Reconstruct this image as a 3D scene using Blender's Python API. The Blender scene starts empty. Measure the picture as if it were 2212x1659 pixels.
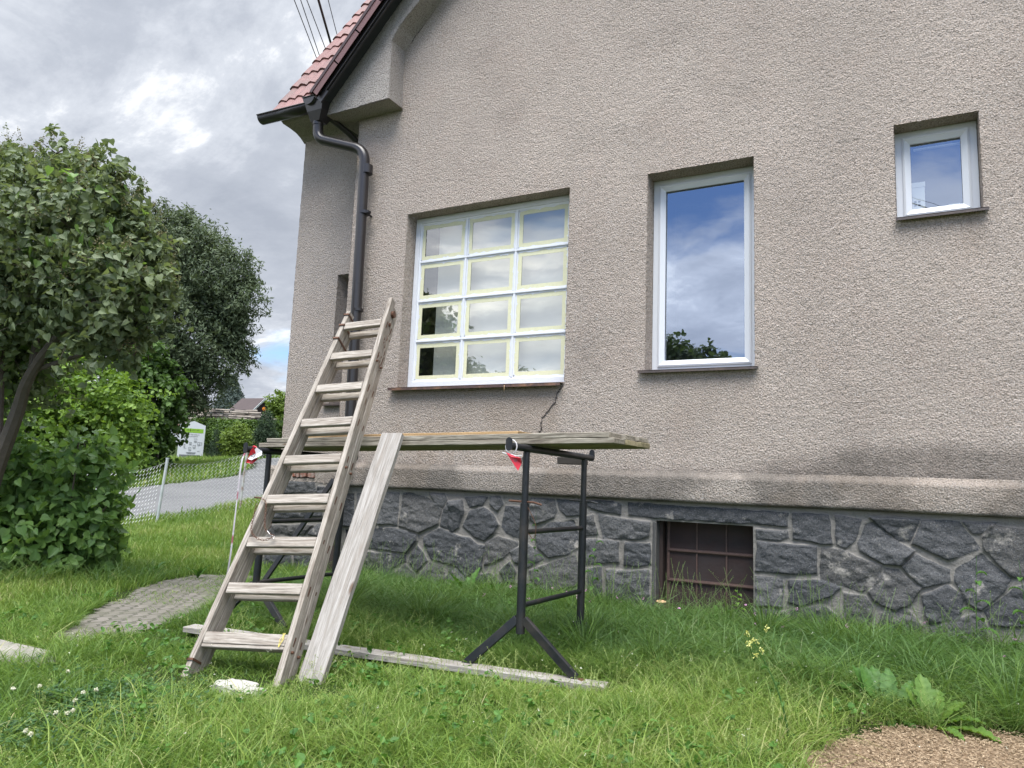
import bpy, bmesh, math, random
import numpy as np
from mathutils import Vector, Matrix
random.seed(7); RS = np.random.RandomState(11)
S = bpy.context.scene; COL = S.collection

# ---------------------------------------------------------------- camera
cam = bpy.data.cameras.new('camera'); camo = bpy.data.objects.new('camera', cam); COL.objects.link(camo)
yaw, pit, rol, F = 4.90517914e-01, 1.33508418e-01, 3.84208294e-02, 1565.25
fwd = Vector((-math.sin(yaw)*math.cos(pit), math.cos(yaw)*math.cos(pit), math.sin(pit)))
rgt = Vector((math.cos(yaw), math.sin(yaw), 0)); upv = rgt.cross(fwd)
r2 = rgt*math.cos(rol) + upv*math.sin(rol); u2 = -rgt*math.sin(rol) + upv*math.cos(rol)
m = Matrix((r2, u2, -fwd)).transposed().to_4x4(); m.translation = Vector((0, -6.2395, 1.1))
camo.matrix_world = m
cam.sensor_width = 36; cam.lens = F/2212*36; cam.clip_start = .05; cam.clip_end = 2000
S.camera = camo

# ---------------------------------------------------------------- light, sky, exposure
SUN_EL, SUN_AZ = math.radians(63), math.radians(160)     # azimuth measured from +Y clockwise
sd = Vector((math.sin(SUN_AZ)*math.cos(SUN_EL), math.cos(SUN_AZ)*math.cos(SUN_EL), math.sin(SUN_EL)))
sl = bpy.data.lights.new('sun', 'SUN'); sl.energy = 2.3; sl.angle = math.radians(38); sl.color = (1, .965, .91)
so = bpy.data.objects.new('sun', sl); COL.objects.link(so); so.rotation_euler = sd.to_track_quat('Z', 'Y').to_euler()
S.view_settings.view_transform = 'Standard'; S.view_settings.look = 'None'; S.view_settings.gamma = 1
S.view_settings.exposure = 1.3; S.view_settings.use_curve_mapping = False
W = bpy.data.worlds.new("World"); S.world = W; W.use_nodes = True
nt = W.node_tree; nt.nodes.clear()
def N(nt, t, **k):
    n = nt.nodes.new(t)
    for a, b in k.items():
        if a.startswith('i_'): n.inputs[a[2:].replace('_', ' ')].default_value = b
        else: setattr(n, a, b)
    return n
def LK(nt, a, b): nt.links.new(a, b)
def MATH(nt, op, a, b=None, c=None, clamp=False):
    n = nt.nodes.new('ShaderNodeMath'); n.operation = op; n.use_clamp = clamp
    for i, v in enumerate((a, b, c)):
        if v is None: continue
        if isinstance(v, (int, float)): n.inputs[i].default_value = v
        else: nt.links.new(v, n.inputs[i])
    return n.outputs[0]
def RAMP(nt, fac, stops, interp='LINEAR'):
    n = nt.nodes.new('ShaderNodeValToRGB'); n.color_ramp.interpolation = interp
    cr = n.color_ramp
    while len(cr.elements) < len(stops): cr.elements.new(.5)
    for e, (p, c) in zip(cr.elements, stops):
        e.position = p; e.color = (*c, 1) if not isinstance(c, (int, float)) else (c, c, c, 1)
    nt.links.new(fac, n.inputs[0]); return n.outputs[0]
def MIXC(nt, fac, a, b, mode='MIX'):
    n = nt.nodes.new('ShaderNodeMix'); n.data_type = 'RGBA'; n.blend_type = mode
    for s, v in ((n.inputs[0], fac), (n.inputs[6], a), (n.inputs[7], b)):
        if isinstance(v, (int, float)): s.default_value = v
        elif isinstance(v, tuple): s.default_value = (*v, 1)[:4]
        else: nt.links.new(v, s)
    return n.outputs[2]
def NOISE(nt, vec, scale, detail=4, rough=.55, dist=0, out=0):
    n = nt.nodes.new('ShaderNodeTexNoise'); n.inputs['Scale'].default_value = scale
    n.inputs['Detail'].default_value = detail; n.inputs['Roughness'].default_value = rough; n.inputs['Distortion'].default_value = dist
    if vec is not None: nt.links.new(vec, n.inputs['Vector'])
    return n.outputs[out]

sky = N(nt, 'ShaderNodeTexSky', sky_type='NISHITA', sun_disc=False, sun_elevation=SUN_EL, sun_rotation=SUN_AZ)
sky.air_density = 1.3; sky.dust_density = .6; sky.ozone_density = 5
tc = N(nt, 'ShaderNodeTexCoord'); sep = N(nt, 'ShaderNodeSeparateXYZ'); LK(nt, tc.outputs['Generated'], sep.inputs[0])
zc = MATH(nt, 'MAXIMUM', sep.outputs[2], 0.0)
den = MATH(nt, 'ADD', zc, .22)
cmb = N(nt, 'ShaderNodeCombineXYZ')
LK(nt, MATH(nt, 'DIVIDE', sep.outputs[0], den), cmb.inputs[0]); LK(nt, MATH(nt, 'DIVIDE', sep.outputs[1], den), cmb.inputs[1])
cmb.inputs[2].default_value = 3.7
mp = N(nt, 'ShaderNodeMapping'); mp.inputs['Location'].default_value = (1.9, .35, 0); mp.inputs['Rotation'].default_value = (0, 0, .5); mp.inputs['Scale'].default_value = (.85, 1.15, 1)
LK(nt, cmb.outputs[0], mp.inputs[0]); pv = mp.outputs[0]
n1 = NOISE(nt, pv, 1.35, 10, .60, .5); n2 = NOISE(nt, pv, .62, 3, .5, .2); n3 = NOISE(nt, pv, 2.5, 12, .66, .35)
# coverage: nearly closed on the photographed side, open behind the camera (what the panes mirror)
back = MATH(nt, 'MULTIPLY_ADD', sep.outputs[1], -.60, -.16, clamp=True)
lowband = MATH(nt, 'SUBTRACT', 1, MATH(nt, 'DIVIDE', MATH(nt, 'ABSOLUTE', MATH(nt, 'SUBTRACT', zc, .155)), .075), clamp=True)
hi = MATH(nt, 'MULTIPLY', MATH(nt, 'SUBTRACT', zc, .29, clamp=True), 6, clamp=True)
lf = MATH(nt, 'MULTIPLY', MATH(nt, 'SUBTRACT', MATH(nt, 'MULTIPLY', sep.outputs[0], -1), .22, clamp=True), .9)
cov = MATH(nt, 'SUBTRACT', MATH(nt, 'SUBTRACT', MATH(nt, 'ADD', MATH(nt, 'MULTIPLY', n1, .75), MATH(nt, 'MULTIPLY', n2, .5)), MATH(nt, 'MULTIPLY', back, MATH(nt, 'ADD', .10, MATH(nt, 'MULTIPLY', hi, 1.0)))), MATH(nt, 'SUBTRACT', MATH(nt, 'MULTIPLY', lowband, .17), MATH(nt, 'MULTIPLY', lf, back)))
mask = RAMP(nt, cov, [(.42, 0.), (.56, 1.)], 'EASE')
shade = MATH(nt, 'ADD', MATH(nt, 'MULTIPLY', n3, .55), MATH(nt, 'MULTIPLY', n1, .6))
ccol = RAMP(nt, shade, [(.45, (1.1, 1.1, 1.1)), (.50, (.90, .92, .95)), (.545, (.62, .655, .72)), (.62, (.47, .505, .575)), (.74, (.38, .415, .485))])
zen = MATH(nt, 'ADD', MATH(nt, 'MULTIPLY', MATH(nt, 'SUBTRACT', zc, .56, clamp=True), 5.0), MATH(nt, 'MULTIPLY', MATH(nt, 'MULTIPLY', sep.outputs[1], -1, clamp=True), 1.0))
cstr = MATH(nt, 'ADD', .50, zen)
b1 = N(nt, 'ShaderNodeBackground'); LK(nt, MIXC(nt, 1.0, sky.outputs[0], (.78, .84, 1.0), 'MULTIPLY'), b1.inputs[0]); b1.inputs[1].default_value = .085
b2 = N(nt, 'ShaderNodeBackground'); LK(nt, ccol, b2.inputs[0]); LK(nt, cstr, b2.inputs[1])
mx = N(nt, 'ShaderNodeMixShader'); LK(nt, mask, mx.inputs[0]); LK(nt, b1.outputs[0], mx.inputs[1]); LK(nt, b2.outputs[0], mx.inputs[2])
wo = N(nt, 'ShaderNodeOutputWorld'); LK(nt, mx.outputs[0], wo.inputs[0])

# ---------------------------------------------------------------- numpy noise, meshes, objects
_P = RS.rand(256, 256)
def vnoise(x, y, s=1., o=0):
    x = np.asarray(x)*s + 17.3*o + 1000; y = np.asarray(y)*s + 9.1*o + 1000
    xi = np.floor(x).astype(int); yi = np.floor(y).astype(int); fx = x-xi; fy = y-yi
    fx = fx*fx*(3-2*fx); fy = fy*fy*(3-2*fy)
    g = lambda a, b: _P[a % 256, b % 256]
    return (g(xi, yi)*(1-fx)+g(xi+1, yi)*fx)*(1-fy) + (g(xi, yi+1)*(1-fx)+g(xi+1, yi+1)*fx)*fy
def fbm(x, y, s, n=4, o=0):
    r = 0; a = .5; t = 0
    for i in range(n): r = r + a*vnoise(x, y, s*2**i, o+i*3); t += a; a *= .5
    return r/t
def link(o, parent=None):
    COL.objects.link(o)
    if parent: o.parent = parent
    return o
def tag(o, label=None, cat=None, group=None, kind=None):
    if label: o['label'] = label
    if cat: o['category'] = cat
    if group: o['group'] = group
    if kind: o['kind'] = kind
    return o
def raw(name, V, F, mat, parent=None, attr=None, smooth=False, T=None, attr2=None):
    """V: Nx3, F: list of face tuples OR (loops, totals) arrays. T: world matrix of the object (V is then local)."""
    me = bpy.data.meshes.new(name); V = np.asarray(V, np.float32)
    if isinstance(F, tuple) and isinstance(F[0], np.ndarray): loops, tot = F
    else:
        tot = np.array([len(f) for f in F], np.int32); loops = np.array([i for f in F for i in f], np.int32)
    me.vertices.add(len(V)); me.vertices.foreach_set('co', V.ravel())
    me.loops.add(len(loops)); me.loops.foreach_set('vertex_index', loops.astype(np.int32))
    me.polygons.add(len(tot)); st = np.zeros(len(tot), np.int32); st[1:] = np.cumsum(tot)[:-1]
    me.polygons.foreach_set('loop_start', st); me.polygons.foreach_set('loop_total', tot.astype(np.int32))
    me.polygons.foreach_set('use_smooth', np.full(len(tot), bool(smooth)))
    me.update(calc_edges=True)
    for nm, a in (('cv', attr), ('cw', attr2)):
        if a is not None:
            at = me.attributes.new(nm, 'FLOAT', 'POINT'); at.data.foreach_set('value', np.asarray(a, np.float32))
    if mat:
        for mm in (mat if isinstance(mat, (list, tuple)) else [mat]): me.materials.append(mm)
    o = bpy.data.objects.new(name, me); link(o, parent)
    base = parent_world(parent).inverted() if parent else Matrix()
    o.matrix_basis = base @ (T if T is not None else Matrix())
    return o
def parent_world(p):
    mw = Matrix()
    while p: mw = p.matrix_basis @ mw; p = p.parent
    return mw
def empty(name, loc, label, cat, group=None):
    o = bpy.data.objects.new(name, None); o.empty_display_size = .2; link(o); o.matrix_basis = Matrix.Translation(loc)
    return tag(o, label, cat, group)
class MB:
    def __init__(s): s.v = []; s.f = []; s.mi = []
    def poly(s, pts):
        n = len(s.v); s.v += [tuple(p) for p in pts]; s.f.append(tuple(range(n, n+len(pts)))); s.mi.append(0)
    def box(s, a, b, jit=0):
        x0, y0, z0 = a; x1, y1, z1 = b; n = len(s.v)
        for p in ((x0,y0,z0),(x1,y0,z0),(x1,y1,z0),(x0,y1,z0),(x0,y0,z1),(x1,y0,z1),(x1,y1,z1),(x0,y1,z1)):
            s.v.append(tuple(c+random.uniform(-jit, jit) for c in p))
        for f in ((0,3,2,1),(4,5,6,7),(0,1,5,4),(1,2,6,5),(2,3,7,6),(3,0,4,7)): s.f.append(tuple(n+i for i in f)); s.mi.append(0)
    def prism(s, pts, d):
        """closed outline pts (3D, planar), extruded by vector d"""
        n = len(s.v); k = len(pts); d = Vector(d)
        s.v += [tuple(p) for p in pts] + [tuple(Vector(p)+d) for p in pts]
        s.f.append(tuple(range(n+k-1, n-1, -1))); s.f.append(tuple(range(n+k, n+2*k))); s.mi += [0, 0]
        for i in range(k): j = (i+1) % k; s.f.append((n+i, n+j, n+k+j, n+k+i)); s.mi.append(0)
    def tube(s, pts, r, seg=12, cap=True, arc=(0, 2*math.pi), hint=None):
        pts = [Vector(p) for p in pts]; n0 = len(s.v); R = r if isinstance(r, (list, tuple)) else [r]*len(pts)
        full = abs(arc[1]-arc[0]-2*math.pi) < 1e-6; ks = seg if full else seg+1
        t0 = (pts[1]-pts[0]).normalized(); a = Vector(hint) if hint else (Vector((0,0,1)) if abs(t0.z) < .9 else Vector((1,0,0)))
        a = (a - t0*a.dot(t0)).normalized()
        for i, p in enumerate(pts):
            t = (pts[min(i+1, len(pts)-1)] - pts[max(i-1, 0)]).normalized()
            a = (a - t*a.dot(t)).normalized(); b = t.cross(a)
            for k in range(ks):
                th = arc[0] + (arc[1]-arc[0])*k/seg
                s.v.append(tuple(p + (a*math.cos(th)+b*math.sin(th))*R[i]))
        for i in range(len(pts)-1):
            for k in range(seg):
                k2 = (k+1) % ks; x = n0+i*ks
                s.f.append((x+k, x+k2, x+ks+k2, x+ks+k)); s.mi.append(0)
        if cap and full:
            s.f.append(tuple(n0+ks-1-k for k in range(ks))); e = n0+(len(pts)-1)*ks; s.f.append(tuple(e+k for k in range(ks))); s.mi += [0, 0]
    def build(s, name, mat, parent=None, smooth=False, bevel=0, T=None, solid=0, auto=None):
        V = np.array(s.v, float)
        if T is None:
            if parent: c = parent_world(parent).translation.copy(); 
            else: c = Vector((V[:,0].mean(), V[:,1].mean(), V[:,2].min()))
            V = V - np.array(c)[None]; T = Matrix.Translation(c)
        o = raw(name, V, s.f, mat, parent, smooth=smooth, T=T)
        if solid: md = o.modifiers.new('solid', 'SOLIDIFY'); md.thickness = solid; md.offset = 0
        if bevel: md = o.modifiers.new('bevel', 'BEVEL'); md.width = bevel; md.segments = 2; md.limit_method = 'ANGLE'
        if smooth and auto is not False:
            bm = bmesh.new(); bm.from_mesh(o.data)
            for e in bm.edges:
                if len(e.link_faces) == 2 and e.calc_face_angle(0) > .7: e.smooth = False
            bm.to_mesh(o.data); bm.free()
        return o
def smoothpath(P, n=8):
    P = [Vector(p) for p in P]; out = []
    for i in range(len(P)-1):
        p0 = P[max(i-1, 0)]; p1 = P[i]; p2 = P[i+1]; p3 = P[min(i+2, len(P)-1)]
        for k in range(n):
            t = k/n
            out.append(.5*((2*p1)+(p2-p0)*t+(2*p0-5*p1+4*p2-p3)*t*t+(3*p1-p0-3*p2+p3)*t**3))
    out.append(P[-1]); return out
def rounded(P, r, n=6):
    """polyline with circular-ish bends"""
    P = [Vector(p) for p in P]; out = [P[0]]
    for i in range(1, len(P)-1):
        a = (P[i-1]-P[i]); b = (P[i+1]-P[i]); ra = min(r, a.length*.49, b.length*.49)
        A = P[i]+a.normalized()*ra; B = P[i]+b.normalized()*ra
        for k in range(n+1):
            t = k/n; out.append(A*(1-t)**2 + P[i]*2*t*(1-t) + B*t*t)
    out.append(P[-1]); return out

# ---------------------------------------------------------------- materials
def newmat(name):
    mt = bpy.data.materials.new(name); mt.use_nodes = True; nt = mt.node_tree
    return mt, nt, nt.nodes['Principled BSDF']
def simple(name, col, rough=.6, metal=0, noise=.0, ns=20, bump=0, bs=60, spec=None, dirt=None):
    mt, nt, b = newmat(name); b.inputs['Roughness'].default_value = rough; b.inputs['Metallic'].default_value = metal
    if spec is not None: b.inputs['Specular IOR Level'].default_value = spec
    tc = N(nt, 'ShaderNodeTexCoord').outputs['Object']; c = None
    if noise:
        f = NOISE(nt, tc, ns, 5)
        c = MIXC(nt, f, tuple(x*(1-noise) for x in col), tuple(min(1, x*(1+noise)) for x in col))
        if dirt:
            f2 = RAMP(nt, NOISE(nt, tc, ns*.37, 6, .65), [(.48, 0.), (.66, 1.)]); c = MIXC(nt, f2, c, dirt)
        LK(nt, c, b.inputs['Base Color'])
    else: b.inputs['Base Color'].default_value = (*col, 1)
    if bump:
        bp = N(nt, 'ShaderNodeBump'); bp.inputs['Strength'].default_value = bump; bp.inputs['Distance'].default_value = .01
        LK(nt, NOISE(nt, tc, bs, 6, .6), bp.inputs['Height']); LK(nt, bp.outputs[0], b.inputs['Normal'])
    return mt
def plaster(name, base, seedoff=0, fine=1.):
    mt, nt, b = newmat(name); tc = N(nt, 'ShaderNodeTexCoord').outputs['Object']
    at = N(nt, 'ShaderNodeAttribute', attribute_name='cv').outputs['Fac']
    at2 = N(nt, 'ShaderNodeAttribute', attribute_name='cw').outputs['Fac']
    big = NOISE(nt, tc, .9, 5, .6); med = NOISE(nt, tc, 5, 4, .6)
    c = MIXC(nt, RAMP(nt, big, [(.3, 0.), (.7, 1.)]), tuple(x*.84 for x in base), tuple(x*1.10 for x in base)); c = MIXC(nt, RAMP(nt, NOISE(nt, tc, 2.6, 5, .65), [(.50, 0.), (.72, .30)]), c, (base[0]*1.02, base[1]*.92, base[2]*.88))
    c = MIXC(nt, MATH(nt, 'MULTIPLY', med, .35), c, (base[0]*1.05, base[1]*.98, base[2]*.95))
    spk = NOISE(nt, tc, 78*fine, 4, .65); c = MIXC(nt, RAMP(nt, spk, [(.36, .9), (.50, 0.)]), c, tuple(x*.34 for x in base))
    spk2 = NOISE(nt, tc, 110*fine, 2, .6); c = MIXC(nt, RAMP(nt, spk2, [(.55, 0.), (.68, .6)]), c, (.66, .63, .60))
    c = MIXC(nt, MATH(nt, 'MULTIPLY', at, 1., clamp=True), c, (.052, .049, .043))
    c = MIXC(nt, MATH(nt, 'MULTIPLY', at2, 1., clamp=True), c, (.30, .22, .15))
    LK(nt, c, b.inputs['Base Color']); b.inputs['Roughness'].default_value = .95; b.inputs['Specular IOR Level'].default_value = .15
    vo = N(nt, 'ShaderNodeTexVoronoi'); vo.inputs['Scale'].default_value = 66*fine; LK(nt, tc, vo.inputs['Vector'])
    h = MATH(nt, 'ADD', MATH(nt, 'MULTIPLY', NOISE(nt, tc, 74*fine, 4, .65), 1.8), MATH(nt, 'MULTIPLY', vo.outputs[0], -.5))
    bp = N(nt, 'ShaderNodeBump'); bp.inputs['Strength'].default_value = .9; bp.inputs['Distance'].default_value = .014
    LK(nt, h, bp.inputs['Height']); LK(nt, bp.outputs[0], b.inputs['Normal'])
    return mt
def woodmat(name, ca, cb, cc, grain=1., stain=.25):
    mt, nt, b = newmat(name); tc = N(nt, 'ShaderNodeTexCoord').outputs['Object']
    oi = N(nt, 'ShaderNodeObjectInfo').outputs['Random']
    vm = N(nt, 'ShaderNodeVectorMath', operation='ADD'); LK(nt, tc, vm.inputs[0])
    cx = N(nt, 'ShaderNodeCombineXYZ'); LK(nt, MATH(nt, 'MULTIPLY', oi, 37.), cx.inputs[0]); LK(nt, MATH(nt, 'MULTIPLY', oi, 11.), cx.inputs[1]); LK(nt, cx.outputs[0], vm.inputs[1])
    mp = N(nt, 'ShaderNodeMapping'); mp.inputs['Scale'].default_value = (1.6, 26, 26); LK(nt, vm.outputs[0], mp.inputs[0])
    g = NOISE(nt, mp.outputs[0], 2.0*grain, 6, .62, 1.6)
    mp2 = N(nt, 'ShaderNodeMapping'); mp2.inputs['Scale'].default_value = (3, 90, 90); LK(nt, vm.outputs[0], mp2.inputs[0])
    g2 = NOISE(nt, mp2.outputs[0], 2.5, 3, .6, .3)
    c = RAMP(nt, g, [(.30, cc), (.46, ca), (.62, cb)])
    c = MIXC(nt, RAMP(nt, g2, [(.34, .6), (.44, 0.)]), c, tuple(x*.42 for x in ca))
    bl = NOISE(nt, vm.outputs[0], 5, 4, .6); c = MIXC(nt, RAMP(nt, bl, [(.54, 0.), (.75, stain)]), c, (.13, .10, .08))
    kn = N(nt, 'ShaderNodeTexVoronoi'); kn.inputs['Scale'].default_value = 1
    mp3 = N(nt, 'ShaderNodeMapping'); mp3.inputs['Scale'].default_value = (2.2, 7, 7); LK(nt, vm.outputs[0], mp3.inputs[0]); LK(nt, mp3.outputs[0], kn.inputs['Vector'])
    c = MIXC(nt, RAMP(nt, kn.outputs[0], [(.05, .8), (.10, 0.)]), c, (.10, .06, .035))
    LK(nt, c, b.inputs['Base Color']); b.inputs['Roughness'].default_value = .85; b.inputs['Specular IOR Level'].default_value = .25
    bp = N(nt, 'ShaderNodeBump'); bp.inputs['Strength'].default_value = .55; bp.inputs['Distance'].default_value = .004
    LK(nt, MATH(nt, 'ADD', g, g2), bp.inputs['Height']); LK(nt, bp.outputs[0], b.inputs['Normal'])
    return mt
def leafmat(name, c0, c1, trans=.35, rough=.5, tint=None, spec=.4):
    mt, nt, b = newmat(name); at = N(nt, 'ShaderNodeAttribute', attribute_name='cv').outputs['Fac']
    c = MIXC(nt, at, c0, c1)
    if tint:
        tcx = N(nt, 'ShaderNodeTexCoord').outputs['Object']
        c = MIXC(nt, RAMP(nt, NOISE(nt, tcx, tint[0], 3, .6), [(.42, 0.), (.62, 1.)]), c, tint[1])
        at2 = N(nt, 'ShaderNodeAttribute', attribute_name='cv').outputs['Fac']
        c = MIXC(nt, MATH(nt, 'MULTIPLY', at2, .5), c, c1)
    LK(nt, c, b.inputs['Base Color']); b.inputs['Roughness'].default_value = rough; b.inputs['Specular IOR Level'].default_value = spec
    tr = N(nt, 'ShaderNodeBsdfTranslucent'); LK(nt, MIXC(nt, .45, c, (min(1, c1[0]*1.9), min(1, c1[1]*1.9), c1[2]*.7)), tr.inputs[0])
    mx = N(nt, 'ShaderNodeMixShader'); mx.inputs[0].default_value = trans
    LK(nt, b.outputs[0], mx.inputs[1]); LK(nt, tr.outputs[0], mx.inputs[2]); LK(nt, mx.outputs[0], nt.nodes['Material Output'].inputs[0])
    return mt
def glassmat(name, refl, tint=(.9, .95, 1)):
    mt, nt, b = newmat(name); nt.nodes.remove(b)
    gl = N(nt, 'ShaderNodeBsdfGlossy'); gl.inputs['Roughness'].default_value = .004; gl.inputs[0].default_value = (*tint, 1)
    tr = N(nt, 'ShaderNodeBsdfTransparent'); tr.inputs[0].default_value = (.8, .85, .85, 1)
    tc = N(nt, 'ShaderNodeTexCoord').outputs['Object']
    bp = N(nt, 'ShaderNodeBump'); bp.inputs['Strength'].default_value = .05; bp.inputs['Distance'].default_value = .02
    LK(nt, NOISE(nt, tc, 2.2, 2, .4), bp.inputs['Height']); LK(nt, bp.outputs[0], gl.inputs['Normal'])
    mx = N(nt, 'ShaderNodeMixShader'); mx.inputs[0].default_value = refl
    LK(nt, tr.outputs[0], mx.inputs[1]); LK(nt, gl.outputs[0], mx.inputs[2]); LK(nt, mx.outputs[0], nt.nodes['Material Output'].inputs[0])
    return mt
PL = (.432, .372, .322)
M = dict(
 plaster=plaster('roughcast_plaster', PL), wplaster=plaster('roughcast_plaster_wing', (.44, .385, .34), fine=1.15),
 fascia=plaster('cornice_plaster', (.39, .36, .33), fine=1.1),
 band=plaster('plinth_render', (.37, .325, .28), fine=1.05),
 wood=woodmat('weathered_grey_wood', (.36, .315, .26), (.50, .455, .39), (.20, .165, .13)),
 ladderwood=woodmat('weathered_ladder_wood', (.275, .242, .205), (.39, .355, .31), (.165, .135, .108), stain=.55),
 board=woodmat('grey_board', (.27, .25, .225), (.365, .345, .32), (.24, .21, .18), grain=.7, stain=.2),
 plank=woodmat('scaffold_plank_wood', (.215, .19, .15), (.33, .30, .245), (.11, .09, .07), stain=.5),
 darkplank=woodmat('pale_underside_wood', (.22, .19, .11), (.30, .26, .16), (.10, .085, .05)),
 osb=simple('chipboard', (.33, .215, .10), .8, 0, .35, 90, .3, 120),
 steel=simple('black_paint_steel', (.008, .010, .013), .42, 0, .3, 14, .12, 40, dirt=(.030, .026, .024)),
 pvc=simple('dark_coated_gutter', (.022, .019, .019), .30, 0, .25, 5, 0),
 iron=simple('old_brown_iron', (.035, .022, .018), .6, 0, .4, 12, .3, 50),
 rust=simple('rusty_iron', (.10, .045, .025), .75, .2, .5, 40, .4, 90),
 shutter=simple('rusty_brown_sheet', (.030, .016, .014), .8, 0, .45, 5, .25, 30, dirt=(.028, .022, .022)),
 shutbar=simple('rusty_bar', (.085, .05, .04), .6, 0, .5, 30, .3, 60),
 white=simple('white_upvc', (.60, .62, .65), .28, 0, .03, 6),
 wpaint=simple('fresh_white_paint', (.63, .65, .68), .38, 0, .06, 18, .25, 45),
 tape=simple('masking_tape', (.60, .59, .40), .65, 0, .12, 50, .1, 90),
 sillm=simple('painted_metal_sill', (.075, .045, .040), .5, 0, .4, 22, .3, 50, dirt=(.23, .12, .065)),
 silld=simple('dark_metal_sill', (.065, .05, .046), .5, 0, .35, 22, .3, 60, dirt=(.12, .085, .065)),
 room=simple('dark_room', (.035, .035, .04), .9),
 glass=glassmat('window_glass', .30, (.74, .82, .97)), glass2=glassmat('old_window_glass', .22, (.98, .96, .92)),
 clamp=simple('dark_clamp', (.03, .03, .035), .4, .5),
 tile=simple('red_concrete_tile', (.19, .085, .075), .6, 0, .25, 9, .2, 60, dirt=(.13, .075, .065)),
 flash=simple('brown_flashing', (.135, .062, .058), .42, 0, .2, 7),
 flashd=simple('dark_flashing_edge', (.05, .025, .024), .45, 0, .2, 7),
 under=simple('dark_roof_underside', (.03, .032, .036), .9, 0, .2, 9),
 paper=simple('carton', (.65, .62, .58), .8, 0, .1, 9), ink=simple('dark_ink', (.03, .03, .035), .7),
 log=simple('bark', (.09, .065, .045), .9, 0, .4, 30, .7, 70), cut=simple('cut_wood', (.50, .33, .18), .8, 0, .25, 60, .1, 90),
 conc=simple('old_concrete', (.27, .25, .22), .9, 0, .3, 7, .5, 70, dirt=(.15, .145, .12)),
 galv=simple('galvanised_wire', (.60, .61, .60), .6, 0), post=simple('grey_painted_post', (.42, .46, .46), .6, 0, .2, 12, .1, 40, dirt=(.50, .50, .48)),
 postr=simple('rusting_post', (.42, .43, .41), .6, 0, .2, 16, .1, 40, dirt=(.16, .07, .03)),
 tred=simple('red_tape_film', (.58, .02, .035), .35), twhite=simple('white_tape_film', (.55, .54, .55), .35),
 brick=simple('weathered_brick', (.21, .075, .045), .9, 0, .4, 14, .5, 60, dirt=(.30, .27, .24)),
 bark=simple('tree_bark', (.075, .062, .052), .9, 0, .4, 14, .8, 25), barkl=simple('lilac_bark', (.10, .082, .066), .9, 0, .35, 14, .7, 30),
 cable=simple('black_cable', (.012, .012, .014), .6), signw=simple('sign_panel_white', (.52, .55, .58), .9, spec=.05), signg=simple('sign_green', (.20, .38, .03), .5),
 signgrey=simple('sign_grey', (.13, .14, .15), .5), darkroof=simple('brown_roof', (.05, .034, .032), .85, 0, .3, 2), dbrown=simple('dark_brown_boards', (.022, .014, .012), .8, 0, .2, 3),
 trimw=simple('pale_trim', (.40, .43, .42), .6), farwall=simple('far_wall', (.20, .12, .09), .9), orange=simple('orange_plate', (.75, .25, .03), .5),
 cream=simple('birch_log_bark', (.26, .225, .19), .9, 0, .7, 2.5, .3, 5, dirt=(.06, .05, .045)), zip=simple('white_cable_tie', (.75, .74, .70), .4), yel=simple('yellow_string', (.62, .50, .12), .7),
)
# ---------------------------------------------------------------- terrain
CT = np.array([(-2,-3,0),(0,-2,0),(1,-1,0),(-3,0,0),(1,0,0),(0,-6,0),(3,-5,0),(-5,-3.5,0),(-4,-6,0),(-6.3,-1,0),(-5,0,-.02),(-6.9,.5,-.08),(-8.2,-.9,-.05),(-9,-3,-.05),(-12.9,3.3,.02),(-11.9,4.45,.27),(-10,7,.6),(-15.5,1,-.1),(-18.5,6.8,.55),(-17.2,8.0,.82),(-20.2,12.6,1.38),(-14,12,1.3),(-32.8,19.6,1.65),(-33.4,23.8,2.3),(-60,40,3.6),(-60,-10,1.2),(-20,-10,-.2),(-12,-3,-.05),(20,-10,0),(20,20,1.5),(-5,12,.9),(-20,30,2.5),(0,-30,0),(-30,-30,0),(30,-30,0),(60,60,3),(-60,60,4),(0,60,3.5)], float)
def _k(r): return np.where(r > 1e-9, r*r*np.log(r+1e-12), 0)
def _fit():
    P = CT[:, :2]; n = len(P); K = _k(np.linalg.norm(P[:, None]-P[None], axis=2)) + np.eye(n)*.02
    A = np.zeros((n+3, n+3)); A[:n, :n] = K; A[:n, n] = 1; A[:n, n+1:] = P; A[n, :n] = 1; A[n+1:, :n] = P.T
    return np.linalg.solve(A, np.r_[CT[:, 2], 0, 0, 0])
_W = _fit()
def H0(x, y):
    x = np.asarray(x, float); y = np.asarray(y, float); sh = x.shape; x = x.ravel(); y = y.ravel(); out = np.empty(len(x))
    for i in range(0, len(x), 20000):
        a = x[i:i+20000]; b = y[i:i+20000]
        r = np.sqrt((a[:, None]-CT[:, 0])**2+(b[:, None]-CT[:, 1])**2)
        out[i:i+20000] = (_k(r)*_W[:-3]).sum(-1)+_W[-3]+_W[-2]*a+_W[-1]*b
    return out.reshape(sh)
def HT(x, y):
    x = np.asarray(x, float); y = np.asarray(y, float)
    far = np.clip((np.hypot(x, y)-70)/30, 0, 1)
    return H0(np.clip(x, -62, 62), np.clip(y, -32, 62))*(1-far*.0) + .03*(fbm(x, y, .9, 3)-.5)
def inpoly(x, y, P):
    r = np.zeros(np.shape(x), bool); n = len(P)
    for i in range(n):
        x0, y0 = P[i]; x1, y1 = P[(i+1) % n]
        if y0 == y1: continue
        c = ((y0 > y) != (y1 > y)) & (x < (x1-x0)*(y-y0)/(y1-y0)+x0); r ^= c
    return r
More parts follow.
